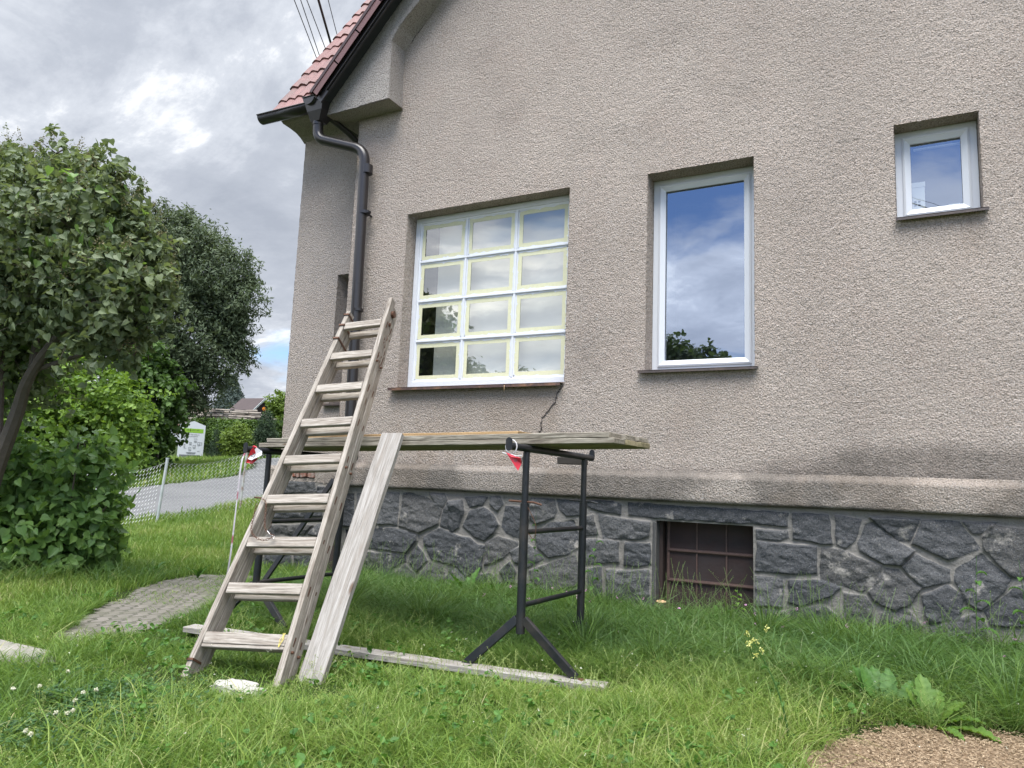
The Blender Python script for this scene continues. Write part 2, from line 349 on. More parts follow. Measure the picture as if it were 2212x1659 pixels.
def segdist(x, y, P, closed=True):
    d = np.full(np.shape(x), 1e9); n = len(P)
    for i in range(n if closed else n-1):
        x0, y0 = P[i]; x1, y1 = P[(i+1) % n]; dx = x1-x0; dy = y1-y0; L = dx*dx+dy*dy+1e-12
        t = np.clip(((x-x0)*dx+(y-y0)*dy)/L, 0, 1); d = np.minimum(d, np.hypot(x-x0-t*dx, y-y0-t*dy))
    return d
def axis(a, b, fine0, fine1, fs, cs):
    A = list(np.arange(fine0, fine1, fs)); x = fine1; s = fs
    while x < b: A.append(x); s = min(s*1.18, cs); x += s
    A.append(b); x = fine0-fs; s = fs
    while x > a: A.insert(0, x); s = min(s*1.18, cs); x -= s
    A.insert(0, a); return np.array(A)
def gridmesh(xs, ys, zf):
    X, Y = np.meshgrid(xs, ys); Z = zf(X, Y); nx = len(xs); ny = len(ys)
    V = np.stack([X, Y, Z], -1).reshape(-1, 3)
    i = (np.arange(ny-1)[:, None]*nx+np.arange(nx-1)[None]).ravel()
    loops = np.stack([i, i+1, i+nx+1, i+nx], -1).ravel()
    return V, (loops, np.full(len(i), 4, np.int32))
def groundmat():
    mt, nt, b = newmat('soil_and_turf'); tc = N(nt, 'ShaderNodeTexCoord').outputs['Object']
    c = RAMP(nt, NOISE(nt, tc, 1.1, 6, .65), [(.35, (.018, .034, .008)), (.6, (.04, .07, .014)), (.75, (.06, .085, .02))])
    c = MIXC(nt, NOISE(nt, tc, 40, 4), c, (.02, .022, .01)); LK(nt, c, b.inputs['Base Color']); b.inputs['Roughness'].default_value = 1
    b.inputs['Specular IOR Level'].default_value = .1
    return mt
xs = axis(-900, 900, -20, 4, .28, 60); ys = axis(-900, 900, -6, 14, .28, 60)
V, Fc = gridmesh(xs, ys, HT); tag(raw('ground', V, Fc, groundmat(), smooth=True), 'grassy ground around the house sloping up to the lane', 'ground', kind='structure')

def drape(name, poly, step, dz, mat, label, kind='structure', edge=0.04, cat=None, thick=0):
    P = np.array(poly); x0, y0 = P.min(0)-.1; x1, y1 = P.max(0)+.1
    xs = np.arange(x0, x1+step, step); ys = np.arange(y0, y1+step, step); X, Y = np.meshgrid(xs, ys); nx = len(xs)
    sx = X + (fbm(X, Y, 2.2, 3, 5)-.5)*edge*4; sy = Y + (fbm(X, Y, 2.2, 3, 9)-.5)*edge*4
    inn = inpoly(sx, sy, poly); V = np.stack([X, Y, HT(X, Y)+dz], -1).reshape(-1, 3)
    keep = inn[:-1, :-1] & inn[1:, :-1] & inn[:-1, 1:] & inn[1:, 1:]
    i = (np.arange(len(ys)-1)[:, None]*nx+np.arange(nx-1)[None])[keep]
    used = np.unique(np.concatenate([i, i+1, i+nx, i+nx+1])); mp = -np.ones(len(V), int); mp[used] = np.arange(len(used))
    loops = mp[np.stack([i, i+1, i+nx+1, i+nx], -1).ravel()]
    return tag(raw(name, V[used], (loops, np.full(len(i), 4, np.int32)), mat, smooth=True), label, cat, kind=kind)
# road
def roadmat():
    mt, nt, b = newmat('worn_asphalt'); tc = N(nt, 'ShaderNodeTexCoord').outputs['Object']
    mp = N(nt, 'ShaderNodeMapping'); mp.inputs['Rotation'].default_value = (0, 0, -.82); mp.inputs['Scale'].default_value = (.35, 2.4, 1); LK(nt, tc, mp.inputs[0])
    c = RAMP(nt, NOISE(nt, mp.outputs[0], .9, 6, .6, .5), [(.3, (.085, .085, .087)), (.5, (.12, .12, .121)), (.7, (.16, .157, .155))])
    c = MIXC(nt, NOISE(nt, tc, 60, 3), c, (.10, .10, .10)); LK(nt, c, b.inputs['Base Color']); b.inputs['Roughness'].default_value = .9
    return mt
ROAD = [(-16.6, -.7), (-13.65, 3.05), (-13.0, 4.4), (-12.9, 5.5), (-12.6, 7), (-11, 12), (-13, 16), (-20, 20.5), (-25.5, 21.5), (-27, 18.9), (-22.6, 14.1), (-18.7, 10.9), (-17.1, 8.7), (-17.4, 7.75), (-18.3, 6.9), (-19.6, 4.4), (-24, -1)]
drape('road', ROAD, .3, .02, roadmat(), 'pale grey asphalt lane curving behind the wire fence', cat='road')
# paver path
def pavemat():
    mt, nt, b = newmat('interlocking_pavers'); tc = N(nt, 'ShaderNodeTexCoord').outputs['Object']
    mp = N(nt, 'ShaderNodeMapping'); mp.inputs['Rotation'].default_value = (0, 0, .95); LK(nt, tc, mp.inputs[0])
    s = N(nt, 'ShaderNodeSeparateXYZ'); LK(nt, mp.outputs[0], s.inputs[0])
    def zig(a, amp, per): # triangle wave
        return MATH(nt, 'MULTIPLY', MATH(nt, 'PINGPONG', a, per), amp)
    x = MATH(nt, 'ADD', s.outputs[0], zig(s.outputs[1], .62, .05)); y = MATH(nt, 'ADD', s.outputs[1], zig(s.outputs[0], .62, .05))
    cb = N(nt, 'ShaderNodeCombineXYZ'); LK(nt, x, cb.inputs[0]); LK(nt, y, cb.inputs[1])
    br = N(nt, 'ShaderNodeTexBrick'); br.offset = .5; LK(nt, cb.outputs[0], br.inputs['Vector'])
    br.inputs['Scale'].default_value = 1; br.inputs['Brick Width'].default_value = .20; br.inputs['Row Height'].default_value = .10
    br.inputs['Mortar Size'].default_value = .012; br.inputs['Mortar Smooth'].default_value = .3
    br.inputs['Color1'].default_value = (.175, .158, .134, 1); br.inputs['Color2'].default_value = (.13, .118, .10, 1); br.inputs['Mortar'].default_value = (.03, .035, .015, 1)
    c = MIXC(nt, RAMP(nt, NOISE(nt, tc, 3, 5, .65), [(.40, 0.), (.58, .85)]), br.outputs[0], (.085, .085, .055))
    c = MIXC(nt, MATH(nt, 'MULTIPLY', NOISE(nt, tc, 90, 3), .5), c, (.19, .17, .15))
    LK(nt, c, b.inputs['Base Color']); b.inputs['Roughness'].default_value = .92
    bp = N(nt, 'ShaderNodeBump'); bp.inputs['Distance'].default_value = .008; bp.invert = True; LK(nt, br.outputs['Fac'], bp.inputs['Height']); LK(nt, bp.outputs[0], b.inputs['Normal'])
    return mt
PATH = [(-4.75, -3.5), (-5.15, -3.0), (-5.75, -2.3), (-6.35, -1.5), (-6.65, -.75), (-6.1, -.35), (-5.6, -.4), (-5.45, -1.05), (-4.95, -1.75), (-4.62, -2.4), (-4.42, -3.05), (-4.4, -3.5)]
drape('paved_path', PATH, .06, .012, pavemat(), 'path of grey interlocking pavers leading to the house corner', cat='path')
CHIPS = [(-.42, -3.1), (-.36, -2.62), (-.16, -2.28), (.12, -2.02), (.5, -1.9), (1.2, -1.8), (2.5, -2.0), (3, -4.2), (.5, -4.6), (-.1, -3.7)]
chipsoil = simple('wood_chip_bed', (.22, .155, .095), .95, 0, .5, 130, .8, 180, dirt=(.20, .13, .07))
drape('wood_chip_ground', CHIPS, .07, .012, chipsoil, 'patch of tan sawdust and wood chips at the lower right', cat='ground')
# chips themselves
n = 34000; cx = RS.uniform(-.7, 1.1, n); cy = RS.uniform(-3.5, -1.7, n); k = inpoly(cx+(fbm(cx, cy, 3, 2)-.5)*.2, cy, CHIPS) | ((segdist(cx, cy, CHIPS) < .16) & (RS.rand(n) < .18)); cx = cx[k]; cy = cy[k]; n = len(cx)
L = RS.uniform(.002, .009, n); Wd = RS.uniform(.0008, .0028, n); an = RS.uniform(0, 6.28, n); tl = RS.uniform(-.5, .5, n); cz = HT(cx, cy)+.016+RS.uniform(0, .008, n)
dx = np.cos(an)*np.cos(tl); dy = np.sin(an)*np.cos(tl); dz = np.sin(tl); px = -np.sin(an); py = np.cos(an)
V = np.stack([np.stack([cx+s*dx*L+t*px*Wd, cy+s*dy*L+t*py*Wd, cz+s*dz*L+t*.001], -1) for s, t in ((-1, -1), (1, -1), (1, 1), (-1, 1))], 1).reshape(-1, 3)
tag(raw('wood_chips', V, (np.arange(4*n), np.full(n, 4, np.int32)), leafmat('wood_chip', (.145, .098, .056), (.35, .265, .17), .05, .8), attr=np.repeat(RS.rand(n), 4)), 'loose tan wood chips scattered at the lower right', 'wood chips', kind='stuff')

# ---------------------------------------------------------------- house
house = empty('house', (-2, 3, 0), 'grey roughcast house with white windows and dark stone base', 'house')
def insert(arr, vals, step):
    arr = list(arr)
    for v in vals:
        arr = [a for a in arr if abs(a-v) > step*.45]; arr.append(v)
    return np.array(sorted(arr))
def stainfield(X, Z, kind):
    s = np.zeros(np.shape(X)); w = np.zeros(np.shape(X)); f = fbm(X, Z, 2.2, 5, 2); f2 = fbm(X*2.2, Z*.5, 4, 4, 8)
    sm = lambda v, a, b: np.clip((v-a)/(b-a), 0, 1)
    hf = fbm(X, Z, 14, 3, 15); dith = .75+.5*hf; S_ = lambda v, a, b: (lambda t: t*t*(3-2*t))(sm(v, a, b))
    if kind == 'wall':
        g = fbm(X*.6, Z*2.2, 1.5, 4, 9)
        edge = 1.24+.30*S_(X, -2.3, .5)*(.75+.3*g)+.03*hf
        s += S_(edge-Z, -.05, .14)*(.20+.42*S_(X, -1.9, .2))*dith*(.70+.35*f)
        s += .30*S_(1.30-Z, 0, .09)*S_(f, .25, .6)*dith
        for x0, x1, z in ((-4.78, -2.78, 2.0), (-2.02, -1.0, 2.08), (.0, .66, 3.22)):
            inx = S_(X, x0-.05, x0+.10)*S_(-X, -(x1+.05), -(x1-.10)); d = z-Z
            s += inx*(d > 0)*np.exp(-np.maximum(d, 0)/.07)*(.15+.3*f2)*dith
            w += inx*(d > 0)*np.exp(-np.maximum(d, 0)/.45)*(.12+.30*S_(f, .35, .7))*(1.0 if x0 < -4 else .3)
        s += .10*S_(f, .55, .8)*dith
        w += .22*S_(-Z, -1.9, -1.4)*S_(f2, .4, .7)*S_(-X, 2.3, 3.3)
    elif kind == 'band':
        g = fbm(X, Z*1.2, 1.7, 6, 4); s += (.12+.42*S_(g, .42, .62))*dith
        s += .25*S_(1.03-Z, 0, .05)*dith; w += .12*S_(fbm(X, Z, 2.4, 4, 12), .48, .62)
        s = np.where(X < -2.6, s*.9+.12, s)
    return np.clip(s, 0, .93), np.clip(w, 0, .6)
def rough_patch(name, us, vs, fn, mat, parent, mask=None, kind=None, amp=.0035, uz=None, edgejit=.004):
    """height-field sheet: fn(U,V,h)->xyz, h is the roughcast relief"""
    U, Vv = np.meshgrid(us, vs); nx = len(us); ny = len(vs)
    h = (RS.rand(*U.shape)-.5)*amp*1.9 + (fbm(U, Vv, 1.1, 2, 3)-.5)*.008
    Uj = U+(RS.rand(*U.shape)-.5)*edgejit*1.6; Vj = Vv+(RS.rand(*U.shape)-.5)*edgejit*1.6
    P = np.stack(fn(Uj, Vj, h), -1).reshape(-1, 3)
    keep = np.ones((ny-1, nx-1), bool) if mask is None else mask((U[:-1, :-1]+U[1:, 1:])/2, (Vv[:-1, :-1]+Vv[1:, 1:])/2)
    i = (np.arange(ny-1)[:, None]*nx+np.arange(nx-1)[None])[keep]
    used = np.unique(np.concatenate([i, i+1, i+nx, i+nx+1])); mp = -np.ones(len(P), int); mp[used] = np.arange(len(used))
    loops = mp[np.stack([i, i+1, i+nx+1, i+nx], -1).ravel()]; P = P[used]
    a = w = np.zeros(len(P))
    if kind: a, w = stainfield(P[:, 0], P[:, 2], kind)
    c = np.array(parent_world(parent).translation); return raw(name, P-c, (loops, np.full(len(i), 4, np.int32)), mat, parent, attr=a, attr2=w, smooth=True, T=Matrix.Translation(c))
WX0 = -5.51
OPEN = [(-4.723, -2.77, 2.05, 3.99), (-1.98, -1.03, 2.12, 3.99), (.052, .628, 3.265, 4.05)]
stp = .0135
us = insert(np.concatenate([np.arange(WX0, 1.3, stp), np.arange(1.3, 7, .25)]), [WX0]+[v for o in OPEN for v in o[:2]], stp)
vs = insert(np.concatenate([np.arange(1.16, 6.75, stp), np.arange(6.75, 9, .25)]), [v for o in OPEN for v in o[2:]], stp)
def wallmask(x, z):
    k = np.ones(np.shape(x), bool)
    for a, b, c, d in OPEN: k &= ~((x > a) & (x < b) & (z > c) & (z < d))
    k &= z < 5.35 + (x+5.51)*1.05     # under the sloping roof edge
    return k
wall = rough_patch('front_wall', us, vs, lambda u, v, h: (u, -h, v), M['plaster'], house, wallmask, 'wall')
# reveals
def merge(objs, name, mat, parent): pass
RV = []
for a, b, c, d in OPEN:
    D = .24; ds = np.arange(-.004, D, .013)
    us2 = np.arange(a, b+.001, (b-a)/round((b-a)/.0135)); vs2 = np.arange(c, d+.001, (d-c)/round((d-c)/.0135))
    RV.append((ds, vs2, lambda u, v, h, a=a: (a+h, u, v))); RV.append((ds, vs2, lambda u, v, h, b=b: (b-h, u, v)))
    RV.append((us2, ds, lambda u, v, h, d=d: (u, v, d-h))); RV.append((us2, ds, lambda u, v, h, c=c: (u, v, c+h-.012)))
for i, (u, v, f) in enumerate(RV): rough_patch('window_reveal', u, v, f, M['plaster'], house, None, None, amp=.003)
# left return of the wall (corner towards the wing)
rough_patch('corner_return', np.arange(-.003, .55, .014), np.arange(1.0, 5.6, .0135), lambda u, v, h: (WX0-h, u, v), M['plaster'], house)
b = MB(); b.box((-5.50, .30, 1.0), (6.95, 6, 7.2)) ; 
# plain core of the house (other walls), kept behind the windows' rooms
core = MB(); core.box((-5.49, 1.3, -.3), (7, 8.5, 6.0)); core.box((6.6, .0, -.3), (7, 1.3, 8.5)); core.build('rear_walls', M['wplaster'], house)
# wing wall
WS = .5
us = insert(np.arange(-6.86, -5.45, .0145), [-6.13, -5.70], .0145); vs = insert(np.arange(1.14, 5.62, .0145), [1.96, 3.58], .0145)
rough_patch('wing_wall', us, vs, lambda u, v, h: (u+.012*(v-3)*0, WS-h*.8, v), M['wplaster'], house, lambda x, z: ~((x > -6.13) & (x < -5.70) & (z > 1.96) & (z < 3.58)), amp=.0026)
rough_patch('wing_side_wall', np.arange(WS, 3, .05), np.arange(-.2, 5.6, .05), lambda u, v, h: (-6.86-h, u, v), M['wplaster'], house)
rough_patch('window_reveal', np.arange(WS, WS+.3, .0145), np.arange(1.96, 3.585, .0145), lambda u, v, h: (-6.13+h, u, v), M['wplaster'], house, amp=.003)
rough_patch('window_reveal', np.arange(-6.13, -5.69, .0145), np.arange(WS, WS+.3, .0145), lambda u, v, h: (u, v, 3.58-h), M['wplaster'], house, amp=.003)
w = MB(); w.box((-6.11, WS+.21, 1.97), (-6.05, WS+.26, 3.57)); w.box((-6.05, WS+.23, 1.97), (-5.70, WS+.25, 3.57)); sw = w.build('slit_window', M['white'], house)
w = MB(); w.box((-6.20, WS-.06, 1.925), (-5.62, WS+.2, 1.955)); w.build('sill', M['silld'], sw, bevel=.004)

# plinth band
prof = [(.0, 1.245), (-.018, 1.222), (-.045, 1.205), (-.062, 1.185), (-.066, 1.10), (-.066, 1.03), (-.064, .995), (-.05, .982), (-.0, .976)]
pl = [0]
for i in range(1, len(prof)): pl.append(pl[-1]+math.hypot(prof[i][0]-prof[i-1][0], prof[i][1]-prof[i-1][1]))
vv = np.arange(0, pl[-1], .0125); 
def bandfn(x0):
    def f(u, v, h):
        yy = np.interp(v, pl, [p[0] for p in prof]); zz = np.interp(v, pl, [p[1] for p in prof])
        wv = (fbm(u, u*0, .8, 3, 6)-.5)*.03
        return u, yy-h*.9, zz+wv*(.4)
    return f
rough_patch('plinth_band', np.concatenate([np.arange(-5.60, 1.3, .0135), np.arange(1.3, 7, .3)]), vv, bandfn(0), M['band'], house, None, 'band', amp=.0035)
e = MB(); e.box((-5.62, -.062, .98), (-5.49, .5, 1.2)); e.build('plinth_band_end', M['band'], house, bevel=.01)
rough_patch('wing_plinth_band', np.arange(-7.0, -5.5, .0145), np.arange(1.0, 1.20, .0145), lambda u, v, h: (u, WS-.035+np.clip((v-1.15)/.05, 0, 1)*.03-h*1.4, v), M['band'], house, lambda x, z: ~((x > -6.60) & (x < -6.24) & (z < 1.17) & (z > 1.045)))

# stone plinth as a relief
STONES=[[(-1.035,0.791),(-0.789,0.797),(-0.78,0.744),(-0.865,0.714),(-1.031,0.717)],[(-0.75,0.935),(-0.488,0.939),(-0.457,0.715),(-0.545,0.704),(-0.748,0.737)],[(-1.026,0.698),(-0.577,0.687),(-0.576,0.471),(-0.793,0.46),(-1.032,0.453)],[(-0.546,0.68),(-0.414,0.681),(-0.303,0.634),(-0.128,0.575),(-0.139,0.475),(-0.258,0.377),(-0.559,0.416)],[(-1.033,0.419),(-0.84,0.418),(-0.822,0.353),(-0.828,0.201),(-1.034,0.187)],[(-0.789,0.413),(-0.594,0.432),(-0.403,0.386),(-0.491,0.312),(-0.705,0.21),(-0.786,0.243)],[(-0.444,0.932),(-0.254,0.915),(-0.3,0.745),(-0.37,0.684),(-0.431,0.707)],[(-0.229,0.879),(-0.17,0.901),(-0.049,0.781),(0.094,0.701),(0.003,0.587),(-0.111,0.586),(-0.277,0.673),(-0.288,0.727)],[(-0.202,0.936),(0.142,0.938),(0.065,0.771),(-0.008,0.766),(-0.162,0.892)],[(0.149,0.929),(0.383,0.938),(0.504,0.75),(0.304,0.656),(0.072,0.753)],[(0.399,0.939),(0.615,0.939),(0.5,0.845),(0.463,0.851)],[(0.515,0.838),(0.577,0.919),(0.828,0.901),(0.812,0.565),(0.678,0.569),(0.519,0.751)],[(0.102,0.684),(0.31,0.596),(0.314,0.509),(0.141,0.44),(0.011,0.578)],[(0.51,0.716),(0.678,0.553),(0.631,0.464),(0.501,0.324),(0.414,0.356),(0.337,0.512),(0.348,0.599)],[(-0.096,0.56),(-0.014,0.558),(0.134,0.439),(0.058,0.308),(-0.039,0.262),(-0.185,0.317),(-0.224,0.385)],[(0.298,0.49),(0.4,0.389),(0.365,0.249),(0.172,0.191),(0.137,0.291),(0.132,0.387)],[(0.682,0.486),(0.812,0.557),(0.796,0.235),(0.548,0.229),(0.516,0.317)],[(-0.386,0.351),(-0.242,0.347),(-0.186,0.272),(-0.222,0.134),(-0.399,0.13)],[(-0.137,0.242),(0.041,0.271),(0.133,0.169),(0.034,0.044),(-0.183,0.068)],[(0.179,0.166),(0.486,0.305),(0.533,0.21),(0.491,0.071),(0.205,0.015)],[(-0.769,0.179),(-0.527,0.244),(-0.441,0.18),(-0.454,-0.021),(-0.772,-0.027)],[(-1.039,0.158),(-0.815,0.174),(-0.808,-0.013),(-1.04,-0.043)],[(-3.809,0.921),(-3.542,0.943),(-3.593,0.855),(-3.748,0.829)],[(-3.52,0.944),(-3.411,0.948),(-3.365,0.885),(-3.426,0.807),(-3.516,0.859)],[(-3.746,0.8),(-3.581,0.837),(-3.468,0.777),(-3.41,0.688),(-3.459,0.592),(-3.575,0.509),(-3.688,0.548),(-3.817,0.644)],[(-3.968,0.885),(-3.842,0.891),(-3.814,0.797),(-3.861,0.622),(-3.927,0.58),(-3.974,0.581)],[(-3.343,0.867),(-3.122,0.869),(-3.086,0.743),(-3.14,0.559),(-3.32,0.592),(-3.387,0.661)],[(-3.553,0.502),(-3.415,0.567),(-3.191,0.528),(-3.2,0.491),(-3.332,0.381),(-3.436,0.326),(-3.553,0.289)],[(-3.271,0.431),(-3.179,0.492),(-3.088,0.526),(-3.004,0.479),(-2.921,0.405),(-3.089,0.302),(-3.235,0.334)],[(-3.073,0.945),(-2.83,0.955),(-2.796,0.841),(-2.834,0.776),(-3.003,0.712),(-3.076,0.762)],[(-3.009,0.613),(-2.882,0.728),(-2.637,0.77),(-2.585,0.659),(-2.582,0.528),(-2.676,0.46),(-2.871,0.418),(-2.984,0.498)],[(-2.81,0.956),(-2.574,0.958),(-2.561,0.818),(-2.706,0.801),(-2.776,0.851)],[(-2.507,0.952),(-2.263,0.963),(-2.18,0.924),(-2.179,0.847),(-2.401,0.861),(-2.496,0.9)],[(-2.551,0.792),(-2.438,0.833),(-2.396,0.663),(-2.546,0.618)],[(-2.391,0.836),(-2.307,0.823),(-1.911,0.795),(-1.918,0.678),(-2.014,0.638),(-2.348,0.623)],[(-2.545,0.592),(-2.414,0.618),(-2.192,0.608),(-2.184,0.423),(-2.53,0.385)],[(-2.138,0.604),(-1.908,0.62),(-1.906,0.431),(-2.028,0.403),(-2.135,0.411)],[(-2.482,0.357),(-2.352,0.368),(-2.337,0.124),(-2.486,0.109)],[(-2.302,0.354),(-1.919,0.388),(-1.915,0.099),(-2.296,0.092)],[(-3.071,0.286),(-2.836,0.382),(-2.608,0.458),(-2.542,0.314),(-2.539,0.213),(-2.806,0.112),(-2.89,0.085),(-3.046,0.202)],[(-3.65,0.195),(-3.475,0.22),(-3.368,0.142),(-3.35,0.018),(-3.521,-0.03),(-3.656,0.094)],[(-3.105,0.024),(-3.045,0.174),(-2.9,0.056),(-2.916,-0.087),(-3.111,-0.09)],[(-3.341,0.301),(-3.274,0.346),(-3.203,0.255),(-3.221,0.147),(-3.31,0.138),(-3.383,0.238)],[(-3.331,0.097),(-3.186,0.121),(-3.144,-0.094),(-3.343,-0.136)],[(-2.868,0.068),(-2.538,0.176),(-2.511,-0.076),(-2.861,-0.136)],[(-3.954,0.217),(-3.783,0.222),(-3.695,0.15),(-3.674,-0.016),(-3.936,-0.084)],[(-4.564,0.936),(-4.428,0.941),(-4.255,0.899),(-4.07,0.8),(-4.099,0.702),(-4.107,0.643),(-4.328,0.541),(-4.59,0.594)],[(-4.233,0.94),(-4.044,0.948),(-4.005,0.891),(-4.059,0.811),(-4.143,0.836)],[(-3.993,0.882),(-3.832,0.899),(-3.804,0.795),(-3.834,0.717),(-3.863,0.629),(-3.929,0.587),(-4.083,0.625),(-4.067,0.761)],[(-4.277,0.506),(-4.093,0.605),(-3.859,0.553),(-3.722,0.534),(-3.641,0.474),(-3.553,0.472),(-3.586,0.265),(-3.649,0.195),(-3.736,0.169),(-3.887,0.249),(-4.168,0.301),(-4.247,0.41)],[(-4.857,0.924),(-4.602,0.934),(-4.615,0.602),(-4.857,0.597)],[(-5.302,0.518),(-4.626,0.571),(-4.35,0.52),(-4.346,0.462),(-4.471,0.325),(-4.773,0.341),(-5.285,0.323)],[(-4.433,0.299),(-4.343,0.413),(-4.267,0.351),(-4.214,0.278),(-4.337,0.151),(-4.442,0.259)],[(-4.784,0.32),(-4.482,0.305),(-4.466,0.247),(-4.634,0.174),(-4.701,0.069),(-4.792,0.1)],[(-5.094,0.296),(-4.809,0.308),(-4.805,0.099),(-5.076,0.075)],[(-4.666,0.102),(-4.476,0.217),(-4.373,0.139),(-4.316,0.009),(-4.352,-0.167),(-4.73,-0.209)],[(-4.301,0.145),(-4.189,0.261),(-4.035,0.236),(-3.995,0.145),(-4.055,-0.012),(-4.289,-0.036)],[(-3.984,0.146),(-3.885,0.22),(-3.758,0.167),(-3.678,0.128),(-3.684,0.026),(-3.974,-0.023)],[(-5.231,0.02),(-4.802,0.06),(-4.712,0.039),(-4.782,-0.195),(-5.208,-0.241)],[(-5.173,0.911),(-4.896,0.922),(-4.883,0.596),(-5.143,0.559)],[(-5.472,0.267),(-5.134,0.293),(-5.115,0.071),(-5.451,0.04)],[(-5.53,0.896),(-5.214,0.909),(-5.183,0.557),(-5.497,0.537)],[(-2.127,0.954),(-1.479,0.943),(-0.779,0.932),(-0.786,0.826),(-1.054,0.828),(-1.69,0.831),(-1.91,0.831),(-2.109,0.846)]]
WSTONES=[[(-6.72,1.015),(-6.246,1.031),(-6.188,0.887),(-6.748,0.842)],[(-6.179,0.954),(-6.061,0.948),(-6.047,0.805),(-6.188,0.887)],[(-7.003,0.692),(-6.496,0.807),(-6.074,0.781),(-6.071,0.594),(-6.967,0.521)],[(-6.958,0.441),(-6.342,0.49),(-6.193,0.488),(-6.315,0.37),(-6.969,0.326)],[(-6.15,0.502),(-6.005,0.511),(-6.004,0.348),(-6.271,0.373)],[(-6.965,0.156),(-6.538,0.188),(-6.468,-0.049),(-6.961,-0.093)],[(-6.493,0.191),(-5.994,0.24),(-5.965,-0.058),(-6.402,-0.098)],[(-6.978,1.182),(-6.789,1.21),(-6.808,1.093),(-6.981,1.065)]]
def stonemat():
    mt, nt, b = newmat('dark_granite_and_mortar'); tc = N(nt, 'ShaderNodeTexCoord').outputs['Object']
    m_ = N(nt, 'ShaderNodeAttribute', attribute_name='cv').outputs['Fac']; r_ = N(nt, 'ShaderNodeAttribute', attribute_name='cw').outputs['Fac']
    sc = RAMP(nt, r_, [(0., (.056, .058, .060)), (.35, (.076, .077, .079)), (.65, (.100, .100, .099)), (1., (.086, .083, .078))])
    g = NOISE(nt, tc, 75, 5, .7); sc = MIXC(nt, RAMP(nt, g, [(.36, .85), (.52, 0.)]), sc, (.025, .030, .036)); sc = MIXC(nt, RAMP(nt, NOISE(nt, tc, 140, 2, .5), [(.62, 0.), (.72, .6)]), sc, (.27, .28, .30))
    sc = MIXC(nt, RAMP(nt, NOISE(nt, tc, 5.5, 6, .7), [(.60, 0.), (.68, .8)]), sc, (.30, .28, .25))
    mc = MIXC(nt, NOISE(nt, tc, 9, 5, .6), (.18, .17, .155), (.28, .262, .235)); mc = MIXC(nt, MATH(nt, 'MULTIPLY', NOISE(nt, tc, 160, 2), .5), mc, (.10, .095, .085))
    c = MIXC(nt, RAMP(nt, m_, [(.35, 0.), (.6, 1.)]), mc, sc); LK(nt, c, b.inputs['Base Color']); b.inputs['Roughness'].default_value = .8; b.inputs['Specular IOR Level'].default_value = .3
    bp = N(nt, 'ShaderNodeBump'); bp.inputs['Strength'].default_value = .9; bp.inputs['Distance'].default_value = .012
    LK(nt, MATH(nt, 'ADD', NOISE(nt, tc, 55, 7, .72), MATH(nt, 'MULTIPLY', NOISE(nt, tc, 16, 4, .6), 1.5)), bp.inputs['Height']); LK(nt, bp.outputs[0], b.inputs['Normal'])
    return mt
M['stone'] = stonemat()
def stone_relief(name, stones, x0, x1, z0, z1, step, y0, hole=None, rough=1.):
    xs = np.arange(x0, x1+step, step); zs = np.arange(z0, z1+step, step); X, Z = np.meshgrid(xs, zs)
    wx = X+(fbm(X, Z, 9, 3, 1)-.5)*.022; wz = Z+(fbm(X, Z, 9, 3, 5)-.5)*.022
    H = (fbm(X, Z, 12, 3, 7)-.5)*.008; mk = np.zeros(X.shape); rn = np.zeros(X.shape)
    for i, P in enumerate(stones):
        pa = np.array(P); bx = (wx > pa[:, 0].min()-.01) & (wx < pa[:, 0].max()+.01) & (wz > pa[:, 1].min()-.01) & (wz < pa[:, 1].max()+.01)
        if not bx.any(): continue
        a = wx[bx]; c = wz[bx]; inn = inpoly(a, c, P); d = segdist(a, c, P)*np.where(inn, 1, -1)
        rr = random.Random(i*7+3); cxx, czz = pa.mean(0)
        tilt = (a-cxx)*rr.uniform(-.10, .10)+(c-czz)*rr.uniform(-.16, .10)
        fac = np.abs(fbm(a*1., c*1.6, 7, 3, i)-.5)*.055*rough
        lift = np.clip((d+.009)/.014, 0, 1); lift = lift*lift*(3-2*lift)
        hh = lift*(.007+rr.uniform(0, .010)*rough+np.clip(d/.09, 0, 1)*.006*rough+tilt*rough*.8+fac*.85)
        v = H[bx]; v2 = np.where(d > -.009, v+hh, v); H[bx] = v2
        q = mk[bx]; q = np.maximum(q, lift); mk[bx] = q; q = rn[bx]; q[d > -.011] = rr.random(); rn[bx] = q
    Y = y0-H; V = np.stack([X, Y, Z], -1).reshape(-1, 3); nx = len(xs)
    cxx = (X[:-1, :-1]+X[1:, 1:])/2; czz = (Z[:-1, :-1]+Z[1:, 1:])/2; keep = np.ones(cxx.shape, bool)
    if hole: keep = ~((cxx > hole[0]) & (cxx < hole[1]) & (czz > hole[2]) & (czz < hole[3]))
    i = (np.arange(len(zs)-1)[:, None]*nx+np.arange(nx-1)[None])[keep]
    loops = np.stack([i, i+1, i+nx+1, i+nx], -1).ravel(); c0 = np.array(parent_world(house).translation)
    return raw(name, V-c0, (loops, np.full(len(i), 4, np.int32)), M['stone'], house, attr=mk.ravel(), attr2=rn.ravel(), smooth=True, T=Matrix.Translation(c0))
FILL = STONES+[[(x, -.03), (x+.38, -.05), (x+.36, -.3), (x+.02, -.3)] for x in np.arange(-5.5, 1.3, .42)]
